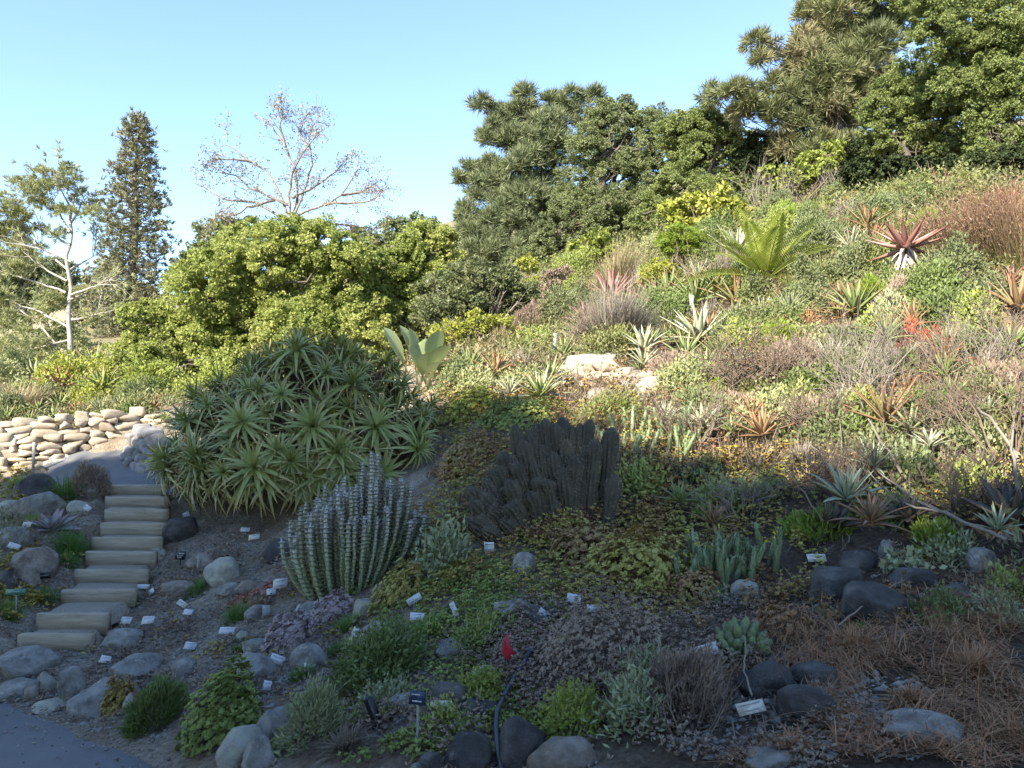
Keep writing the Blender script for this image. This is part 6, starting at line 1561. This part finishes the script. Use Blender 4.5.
# stubby finger cactus
b = G(748, 662) + np.array([0, .12, 0]); b[2] = float(hz(b[0], b[1])); m_ = mpp(b[1])
root = thing('finger_cactus', 'cluster of stubby green grey cactus fingers above the brown black rock', 'cactus', b)
M['finger'] = surf_mat('stubby cactus skin', [(.06, .07, .05), (.14, .17, .08), (.2, .24, .1)], 14, .7, .4, 60)
for i in range(44):
    a = i * gold; rr = math.sqrt((i + .5) / 44)
    base = np.array([math.cos(a) * rr * 22 * m_, math.sin(a) * rr * 16 * m_, -.02])
    L_ = U(16, 26) * m_ * (1 - .3 * rr); d = unit([math.cos(a) * rr * .9, math.sin(a) * rr * .7 - .1, 1])
    t = np.linspace(0, 1, 8); R = 4.3 * m_ * U(.8, 1.15) * np.array([.8, .95, 1.05, 1.1, 1.08, .98, .72, .25])
    zz = 30 * m_ * (1 - rr ** 2) * .5
    obj('finger', tube(base + [0, 0, zz] + d * (t * L_)[:, None], R, 9), M['finger'], root, smooth=True)

# finger leaved succulents (thick upright sticks)
def sticks(label, px, py, wpx, hpx, n, r=.014, flowers=0, mat='senecio', Lr=(.16, .34), name='stick_succulent'):
    b = G(px, py); m_ = mpp(b[1]); parts = []
    root = thing(name, label, 'succulent', b)
    out, fl = [], []
    for i in range(n):
        a = U(0, 6.28); rr = math.sqrt(U())
        x, y = math.cos(a) * rr * wpx * .5 * m_, math.sin(a) * rr * wpx * .45 * m_ + hpx * m_ * .2
        z = float(hz(b[0] + x, b[1] + y) - b[2]) - .02
        L_ = U(*Lr) * hpx * m_ / .62
        d = unit([U(-.55, .55) + x * .6, U(-.5, .2), 1.0])
        k = 9; t = np.linspace(0, 1, k)
        ctr = np.array([x, y, z]) + d * (t * L_)[:, None] + np.array([0, 0, 1.0]) * (t ** 2 * L_ * .15)[:, None]
        out.append(tube(ctr, 1.35 * r * np.array([.5, .8, 1, 1.05, 1.05, 1.02, .95, .75, .3]), 7))
        ml = 60; tt_ = U(.15, 1, ml); pc = np.stack([np.interp(tt_, t, ctr[:, q]) for q in range(3)], -1)
        aa = U(0, 6.28, ml); dd = np.c_[np.cos(aa), np.sin(aa), np.full(ml, 1.3)]
        out.append(leaves(pc + dd * [r, r, 0], dd, np.c_[np.cos(aa), np.sin(aa), np.zeros(ml)], .03 * r / .014, .009 * r / .014))
        if i < flowers: fl.append(leaves(np.tile(ctr[-1] + [0, 0, .01], (16, 1)) + N3(16) * .014, N3(16) + [0, 0, .6], N3(16), .018, .012))
    obj('stems', out, M[mat], root, smooth=False)
    for f_ in fl: obj('flower', f_, M['flower'], root)
sticks('blue green finger leaved succulent with yellow flowers right of the dark cactus', 728, 578, 110, 70, 46, .015, 9)
sticks('blue green finger succulent behind the dark cactus', 655, 452, 110, 60, 46, .018, 8)
sticks('few blue green fingers between the two larger finger clumps', 702, 484, 40, 30, 8, .016, 1)
sticks('upright green finger succulent among the dead stems', 915, 468, 46, 46, 16, .018, 0)
sticks('green finger succulent on the slope at the ledge end', 705, 385, 70, 50, 26, .02, 4)
sticks('green finger stems at the right above the dark aloe', 955, 445, 40, 60, 12, .018, 0)
sticks('pale green fingers right of the tree aloe', 945, 300, 50, 34, 20, .022, 0)
sticks('grey green fingers left of the tree aloe', 875, 300, 50, 36, 20, .022, 0)
sticks('teal finger stems low in the front of the large finger clump', 720, 602, 40, 24, 9, .014, 1)

# ------------------------------------------------------------------ fallen pale stems
def stem(label, pts, r0, r1, lift=.12, mat='twig', side=0):
    pts = np.array(pts, float)
    g_ = ground(pts[:, 0], np.minimum(pts[:, 1], 790))
    q = np.array([P(x, y, gg[1] - (lift * 1.9 + .08) * (1 + .3 * (i % 2))) for i, ((x, y), gg) in enumerate(zip(pts, g_))])
    n = 4 * (len(q) - 1) + 1; tt_ = np.linspace(0, len(q) - 1, n); i0 = np.minimum(tt_.astype(int), len(q) - 2); f = (tt_ - i0)[:, None]
    s = q[i0] * (1 - f) + q[i0 + 1] * f; s[1:-1] += N3(n - 2) * r0 * .5
    lines = [(s - q[0], np.linspace(r0, r1, n))]
    tips = []
    for j in range(side):
        k = int(U(2, n - 1)); grow(s[k] - q[0], unit(s[k] - s[k - 1]) + N3(1)[0] * .5 + [0, -.1, .3], .22, r1 * .9, 0, lines, tips, .4)
    o = obj('fallen_stem', tubes(lines, 6), M[mat], loc=q[0], smooth=True)
    return tag(o, label, 'stem', 'pale dead stems on the right of the slope')
stem('longest pale fallen stem, running down to the big purple aloe', [(1007, 540), (948, 514), (915, 500), (890, 480), (871, 463)], .014, .006, .2, side=3)
stem('pale fallen stem branching beside the longest one', [(948, 514), (915, 508), (890, 497), (868, 470)], .010, .004, .22, side=2)
stem('leaning dead stem ending above the dark aloe', [(887, 506), (850, 478), (828, 460), (809, 443)], .012, .006, .2, side=1)
stem('thick grey stem rising between the bramble and the green fingers', [(902, 474), (876, 432), (862, 405), (848, 382)], .013, .006, .25, side=2)
stem('arching pale stem from the red flowers to the right edge', [(1018, 459), (990, 417), (962, 396), (940, 382), (925, 364)], .014, .005, .3, side=3)
stem('thin upright pale stem near the coral rosette', [(843, 465), (842, 440), (838, 410)], .008, .004, .2)
stem('steep dead stem at the right edge', [(1030, 430), (1005, 392), (985, 362), (978, 340)], .012, .005, .3, side=3)
stem('dead stem standing at the right edge above the aloe', [(1020, 500), (1012, 450), (1015, 400), (1006, 352)], .014, .005, .3, side=2)
stem('thin brown stem crossing in front of the purple aloe', [(824, 522), (808, 498), (796, 482), (788, 468)], .009, .004, .2, 'twigbrown')
stem('thin dry stem lying on the straw below the stubby cactus', [(752, 696), (744, 672), (746, 650), (745, 636)], .005, .003, .1)
stem('grey dead twig above the dark cactus', [(566, 421), (572, 410), (578, 402), (584, 392)], .01, .004, .15)
stem('pale straight stem lying across the dead grass', [(838, 626), (860, 608), (884, 590), (905, 580)], .005, .003, .12, 'greystraw')
# ------------------------------------------------------------------ plant labels
def plate(w, h, t=.004):
    return box_geo(-w / 2, w / 2, -t / 2, t / 2, -h / 2, h / 2, .0008, 2)
def label_tag(label, px, py, wpx, hpx, mat='white', tilt=-.5, roll=0., stake=.05, lines=0, ink='black', yaw=0., name='plant_tag', stakem='metal', lift=None):
    """plate on a small stake pushed into the bed; px, py is the plate's centre"""
    lift_px = max(stake, 7) if px > 385 else max(stake, 3)
    b = G(px, py + hpx * .5 + lift_px)
    m_ = mpp(b[1]); w, h = wpx * m_, hpx * m_ / max(.35, math.cos(min(1.2, abs(tilt)) * .8))
    z = lift_px * m_ + h * .5 * math.cos(tilt) + .008
    root = thing(name, label, 'plant label', b, 'plant labels in the beds')
    pl = obj('plate', plate(w, h), M[mat], root, loc=(0, 0, z))
    pl.rotation_euler = (tilt, roll, yaw)
    for i in range(lines):
        V, Fc = box_geo(-w * (.38 - .08 * (i % 2)), w * (.38 - .1 * (i % 3)), -.0008, .0008, -h * .035, h * .035, .0002, 2)
        q = obj('lettering', (V, Fc), M[ink], pl, loc=(0, -.0035, h * (.25 - .5 * i / max(1, lines - 1)) if lines > 1 else 0))
    sp = obj('stake', box_geo(-.005, .005, 0, .004, -.08, z - h * .2 * math.cos(tilt), .001, 2), M[stakem], root)
    sp.location = (0, .008 + max(0, -math.sin(tilt)) * 0, 0)
    return root
TAGS = [
 ('square white label upright at the foot of the dark cactus', 489, 550, 10, 9, 'white', -.2, 0, 8), ('slanting white label on a stake right of the blue grey clump', 414, 601, 15, 6, 'white', -.3, -.55, 8), ('white label lying just below the slanting one', 417, 619, 14, 7, 'white', -.9, 0, 1),
 ('white label standing on edge left of the red flag', 454, 613, 5, 14, 'white', -.3, -.45, 2), ('white label above the dried heath, left of a pair', 574, 602, 14, 8, 'white', -.6, .2, 2), ('white label above the dried heath, right of a pair', 595, 610, 16, 7, 'white', -.7, .1, 2), ('tilted white label beside the dark rock right of the flag', 545, 619, 14, 6, 'white', -.4, .6, 3),
 ('bluish white label left of the stubby cactus', 707, 655, 22, 10, 'white', -.7, -.22, 2), ('cream label lying on straw at the bottom right', 751, 712, 27, 10, 'cream', -.8, -.22, 1), ('cream label right of the black text sign', 441, 710, 21, 8, 'cream', -.3, 0, 2), ('cream stick label on the grey rock above the feathery mound', 353, 640, 6, 18, 'cream', -.3, .35, 1),
 ('small white label lying left of the third pale plate by the lowest step', 126, 621, 10, 6, 'white', -.8, 0, 1), ('small white label right of its twin beside the second step', 148, 622, 12, 7, 'white', -.8, -.1, 1), ('small bluish label near the tall tilted rock', 105, 660, 10, 6, 'white', -.8, .1, 1), ('small bluish label alone in the gravel of the left bed', 190, 647, 11, 6, 'white', -.8, .1, 1),
 ('white label beside the small grey rock under the coral succulents', 227, 632, 15, 6, 'white', -.8, .05, 2), ('narrow cream label lying tilted, upper of two', 182, 605, 10, 5, 'cream', -.8, .55, 1), ('white label lying just below the narrow cream one', 188, 613, 9, 5, 'white', -.9, .1, 1), ('white label on grey stone under the blue grey clump', 300, 611, 8, 8, 'white', -.7, .45, 1),
 ('grey slate label beside the grey stone', 266, 613, 8, 9, 'stake', -.5, -.2, 1), ('white label on the long grey rock', 277, 662, 14, 7, 'white', -.8, .35, 1), ('white label on the smooth grey rock', 310, 665, 12, 7, 'white', -.8, .1, 2), ('bluish label below the long grey rock', 267, 688, 8, 8, 'white', -.6, .1, 1),
 ('pale oval plate leaning on the long grey rock', 240, 676, 7, 10, 'cream', -.4, .2, 0), ('white label at the right end of the third step', 143, 588, 12, 4, 'white', -.8, 0, 1), ('small tilted white label below the third step end', 151, 594, 6, 5, 'white', -.6, -.6, 1),
 ('pale square label on a stake left of the blue grey clump', 280, 586, 14, 9, 'white', -.5, -.1, 7), ('smaller pale label under the square one', 271, 594, 9, 6, 'white', -.6, -.2, 1), ('small white label by the pale block at the top left of the steps', 87, 510, 7, 5, 'white', -.6, .6, 1), ('bluish label beside the boulder at the left edge', 14, 547, 12, 5, 'white', -.6, .3, 1),
 ('pale label left of the pink agave', 27, 526, 9, 5, 'cream', -.6, 0, 1), ('white label under the left part of the aloe mound', 245, 532, 9, 4, 'white', -.6, 0, 1), ('cream label under the aloe mound, right of the white one', 254, 538, 11, 5, 'cream', -.6, -.15, 1), ('bluish label on the black boulder by the steps', 186, 517, 7, 6, 'white', -.4, -.5, 4),
 ('small white label among the hanging rosettes by the steps', 194, 502, 5, 5, 'white', -.3, 0, 8), ('tiny white label on the stone bank left of the aloe mound', 161, 445, 6, 4, 'white', -.4, 0, 1), ('pale slab shaped label below the purple aloe', 817, 561, 18, 7, 'cream', -.7, 0, 1),
]
for t in TAGS: label_tag(*(t + (0,) * (8 - len(t)))[:8], lines=2 if t[3] * t[4] > 50 else (1 if t[3] > 8 else 0), ink='metal')
label_tag('small black sign with white writing in front of the aloe mound', 180, 557, 10, 8, 'black', -.25, .05, 8, 3, 'white', name='plant_sign', stakem='black')
label_tag('small black sign on the bank left of the fourth step', 42, 577, 16, 6, 'black', -.2, -.08, 5, 1, 'white', name='plant_sign', stakem='black')
label_tag('green sign with white writing left of the second step', 15, 595, 20, 6, 'green', -.15, -.05, 24, 1, 'white', name='plant_sign')
label_tag('dark blue sign with white writing on a grey post in the front bed', 417, 706, 16, 12, 'bluetag', -.2, .1, 44, 2, 'white', name='plant_sign')
label_tag('thin grey stake label in front of the lichen covered rock', 198, 566, 3, 14, 'stake', -.1, 0, 2)
label_tag('grey stake standing before the sunlit stone wall', 33, 456, 3, 26, 'stake', 0, 0, 2)
label_tag('white post label by the pale fluffy shrub', 555, 344, 3, 20, 'white', 0, 0, 2)
label_tag('pale post label left of the cycad', 692, 306, 4, 18, 'white', 0, 0, 2)

# black stake
b = G(376, 728)
m_ = mpp(b[1])
o = obj('black_stake', tube([[.012, 0, -.06], [0, 0, 8 * m_], [-8 * m_, 0, 27 * m_], [-8.5 * m_, 0, 29 * m_]], [5 * m_, 5.4 * m_, 4.6 * m_, 3.4 * m_], 10), M['black'], loc=b, smooth=True)
tag(o, 'short thick black stake leaning left below the feathery green mound', 'stake')

# red marker flag
b = G(506, 676); m_ = mpp(b[1])
root = thing('marker_flag', 'small red marker flag on a wire in the dry heath', 'flag', b)
obj('wire', tube([[0, 0, -.1], [.004, 0, 20 * m_], [0, 0, 42 * m_]], .0022, 6), M['metal'], root, smooth=True)
fw = np.array([[-.4, 40], [1.5, 41], [3, 33], [6, 26], [9.5, 21], [7, 18], [3, 15.5], [0, 17], [-4, 22], [-3, 30]]) * m_
k = len(fw); Vf = np.array([[x, -.006 + .010 * math.sin(i * 1.7) - .01 * (j == 1) * 0 + .002 * j, z] for j in range(2) for i, (x, z) in enumerate(fw)] + [[1.5 * m_, -.022, 26 * m_], [1.5 * m_, -.019, 26 * m_]])
Ff = [[i, (i + 1) % k, 2 * k] for i in range(k)] + [[k + (i + 1) % k, k + i, 2 * k + 1] for i in range(k)]
obj('flag', (Vf, np.array(Ff)), M['red'], root)

# irrigation hose with its nozzle
hp = [(505, 790), (498, 762), (496, 742), (497, 724), (504, 708), (514, 692), (522, 680), (528, 670)]
g_ = ground([p_[0] for p_ in hp], [min(p_[1], 795) for p_ in hp])
q = g_ + np.array([0, -.03, .02]) + np.c_[np.zeros((len(hp), 2)), np.array([0, .02, .04, .05, .05, .05, .05, .06])]
tt_ = np.linspace(0, len(q) - 1, 40); i0 = np.minimum(tt_.astype(int), len(q) - 2); f = tt_ - i0; f = (f * f * (3 - 2 * f) * .4 + f * .6)[:, None]
s = q[i0] * (1 - f) + q[i0 + 1] * f
root = thing('garden_hose', 'grey black irrigation hose snaking up to a nozzle beside the red flag', 'hose', q[0])
obj('pipe', tube(s - q[0], .0125, 10), M['hose'], root, smooth=True)
e = s[-1] - q[0]; d = unit(s[-1] - s[-4])
obj('coupling', tube([e - d * .05, e - d * .045, e - d * .012, e - d * .008], [.014, .019, .019, .014], 10), M['black'], root, smooth=True)
hd = e + d * .05
obj('nozzle', [tube([e - d * .01, hd], [.012, .014], 10), tube([hd - [.0, 0, .015], hd + [0, 0, .004], hd + [0, 0, .01]], [.016, .034, .03], 12)], M['hose'], root, smooth=True)

# ------------------------------------------------------------------ the packed planting of the sunny slope: one thing each
LANDMARKS = [(768, 270, 'cycad'), (907, 245, 'red tree aloe'), (615, 310, 'grey bristly dome'), (600, 375, 'stone ledge'), (680, 240, 'bright heath ball'), (710, 212, 'large leaved yellow shrub'), (775, 385, 'bramble'),
             (915, 345, 'red flower spikes'), (985, 225, 'tall tan rush'), (424, 360, 'paddle leaves'), (475, 295, 'feathery grey green shrub'), (553, 335, 'pale fluffy shrub'), (548, 440, 'dark cactus'), (540, 397, 'narrow leaved pale agave'),
             (553, 290, 'withered brown bush'), (480, 335, 'pale stemmed shrub'), (735, 325, 'spiky green aloe'), (832, 287, 'aloe pair right of the cycad'), (955, 295, 'purple grey aloe'), (1000, 420, 'dead stems at the right edge'),
             (240, 385, 'broad lime tree'), (70, 355, 'pale trunk'), (60, 435, 'dry stone wall'), (110, 412, 'silvery aloes'), (840, 195, 'shaggy pine'), (940, 188, 'dark thicket'), (652, 445, 'finger leaves behind the cactus'), (860, 440, 'coral rosette'), (915, 440, 'upright green fingers'), (705, 470, 'few blue green fingers')]
USED = set(o.get('label') for o in bpy.data.objects if o.get('label'))
ADJ = dict(greenaloe='green', rustaloe='rusty', paleagave='pale', silver='silvery', twig='grey', tan='tan', sedumgreen='yellow green', fern='deep green', greygreen='grey green', brown='dry brown', yellowgreen='bright yellow', sedumred='rust red', oak='dark green', darkaloe='purplish', scrubgreen='mixed green', grass='fresh green', grassyellow='lime green', palegreen='pale green', redaloe='reddish', sedum='golden', straw='rusty tan', restio='tan brown')
def where(px, py):
    d = [math.hypot((px - x), 1.3 * (py - y)) for x, y, _ in LANDMARKS]
    out = []
    for k in np.argsort(d)[:3]:
        x, y, nm = LANDMARKS[k]; dx, dy = px - x, py - y
        if d[k] < 12: rel = 'just beside'
        elif abs(dx) > 2 * abs(dy): rel = 'right of' if dx > 0 else 'left of'
        elif abs(dy) > 2 * abs(dx): rel = 'below' if dy > 0 else 'above'
        else: rel = ('to the lower ' if dy > 0 else 'to the upper ') + ('right of' if dx > 0 else 'left of')
        out.append(('well ' if d[k] > 48 and not rel.startswith(('just', 'to')) else '') + rel + ' the ' + nm)
    return out
KINDS = [('aloe', 'greenaloe', 6), ('aloe', 'rustaloe', 3), ('agave', 'paleagave', 3), ('aloe', 'silver', 1), ('aloe', 'redaloe', .6), ('bush', 'greygreen', 2), ('bush', 'fern', 2), ('bush', 'oak', 2), ('bush', 'sedumgreen', 2), ('heath', 'brown', 2), ('heath', 'grassyellow', 1.2),
         ('tuft', 'tan', 2), ('twiggy tuft', 'twig', 2.4), ('bush', 'scrubgreen', 2), ('heath', 'sedumred', .4), ('bush', 'palegreen', 1.5), ('tuft', 'straw', .4)]
KW = np.array([k[2] for k in KINDS], float); KW /= KW.sum()
placed = []
def fill(x0, x1, f0, f1, n, spacing, wl, hl):
    made = tries = 0
    while made < n and tries < n * 40:
        tries += 1
        px = U(x0, x1); t = (px - x0) / (x1 - x0)
        py = f0(px) + (f1(px) - f0(px)) * U()
        if any((px - x) ** 2 + (1.7 * (py - y)) ** 2 < spacing ** 2 for x, y in placed): continue
        if any((px - x) ** 2 + (1.6 * (py - y - 14)) ** 2 < 26 ** 2 for x, y, nm in LANDMARKS[:13] + [(575, 392, ''), (605, 412, ''), (640, 410, ''), (670, 400, ''), (575, 372, ''), (625, 385, ''), (650, 390, ''), (600, 395, '')]): continue
        nm, mt, _ = KINDS[rng.choice(len(KINDS), p=KW)]
        size = U(.75, 1.25)
        lab = None
        for wh in where(px, py):
            for sw in ('', 'small ' if size < 1 else 'larger '):
                l = f"{sw}{ADJ[mt]} {nm} {wh}"
                if l not in USED: lab = l; break
            if lab: break
        if not lab: continue
        USED.add(lab); placed.append((px, py))
        w, h = U(*wl) * size, U(*hl) * size
        grp = 'packed plants of the sunny slope'
        if nm in ('aloe', 'agave'):
            rosette_plant('aloe' if nm == 'aloe' else 'agave', lab, nm, px, py, w * .48, mt, int(U(16, 24)), U(.13, .2), U(.05, .3), (.2, 1.3), lean=(U(-.2, .2), -.25), group=grp, lift=.16, Lf=1.4)
        elif nm == 'tuft': mound('grass_tuft', lab, 'grass', px, py, w, h * 1.2, mt, 'fan', .3, .014, 700, group=grp)
        elif nm == 'twiggy tuft': mound('twiggy_tuft', lab, 'shrub', px, py, w, h * 1.2, mt, 'fan', .3, .012, 700, group=grp)
        elif nm == 'heath': mound('heath', lab, 'heath', px, py, w, h, mt, 'needle', .07, .014, cover=1.5, group=grp)
        else: mound('bush', lab, 'shrub', px, py, w, h * 1.15, mt, 'leaf', .055, .024, cover=1.4, stems=5, group=grp)
        made += 1
skyl = lambda x: np.interp(x, [440, 560, 640, 720, 800, 900, 1024], [340, 305, 270, 235, 212, 205, 205])
shad = lambda x: np.interp(x, [440, 520, 620, 760, 900, 1024], [395, 410, 425, 455, 470, 470])
fill(450, 1020, skyl, lambda x: skyl(x) + (shad(x) - skyl(x)) * .45, 120, 21, (36, 64), (24, 40))
fill(450, 1020, lambda x: skyl(x) + (shad(x) - skyl(x)) * .45, shad, 90, 25, (36, 66), (18, 34))
fill(640, 1020, lambda x: 470 + 0 * x, lambda x: 560 + 0 * x, 16, 40, (34, 60), (16, 28))
fill(0, 240, lambda x: 376 + 0 * x, lambda x: 422 + 0 * x, 40, 20, (24, 44), (14, 24))

# ------------------------------------------------------------------ the planting goes on beyond both sides of the picture
p = np.concatenate([sample([(1190, 360, 175, 160), (1250, 250, 220, 70), (1150, 520, 130, 90)], 3800, -.2, .7, 0), sample([(-120, 520, 120, 90), (-160, 440, 160, 40)], 900, -.2, .7, 0)])
n = len(p); k = 22; q = np.repeat(p, k, 0); s = np.repeat(U(.5, 1.4, n), k); d = N3(n * k); d[:, 2] = np.abs(d[:, 2]) + .4
stuff('side_scrub', 'mixed low scrub continuing at both sides of the garden bed', 'scrub', leaves(q + N3(n * k) * [.13, .13, 0] + np.c_[np.zeros((n * k, 2)), U(0, .28, n * k) * s], d, N3(n * k) + [0, 0, .5], .06 * s, .02 * s), 'scrubmix')
p = sample([(1160, 690, 150, 110), (1190, 560, 120, 80)], 4500, -.2, 1.6, 1)
n = len(p); d = N3(n); d[:, 2] = np.abs(d[:, 2]) * .35 + .1
stuff('side_straw', 'dead straw continuing to the right of the garden bed', 'straw', blades(p + [0, 0, .02], d, U(.04, .26, n), U(.002, .006, n), U(.25, .8, n), 4, .2, 'grass'), 'straw')
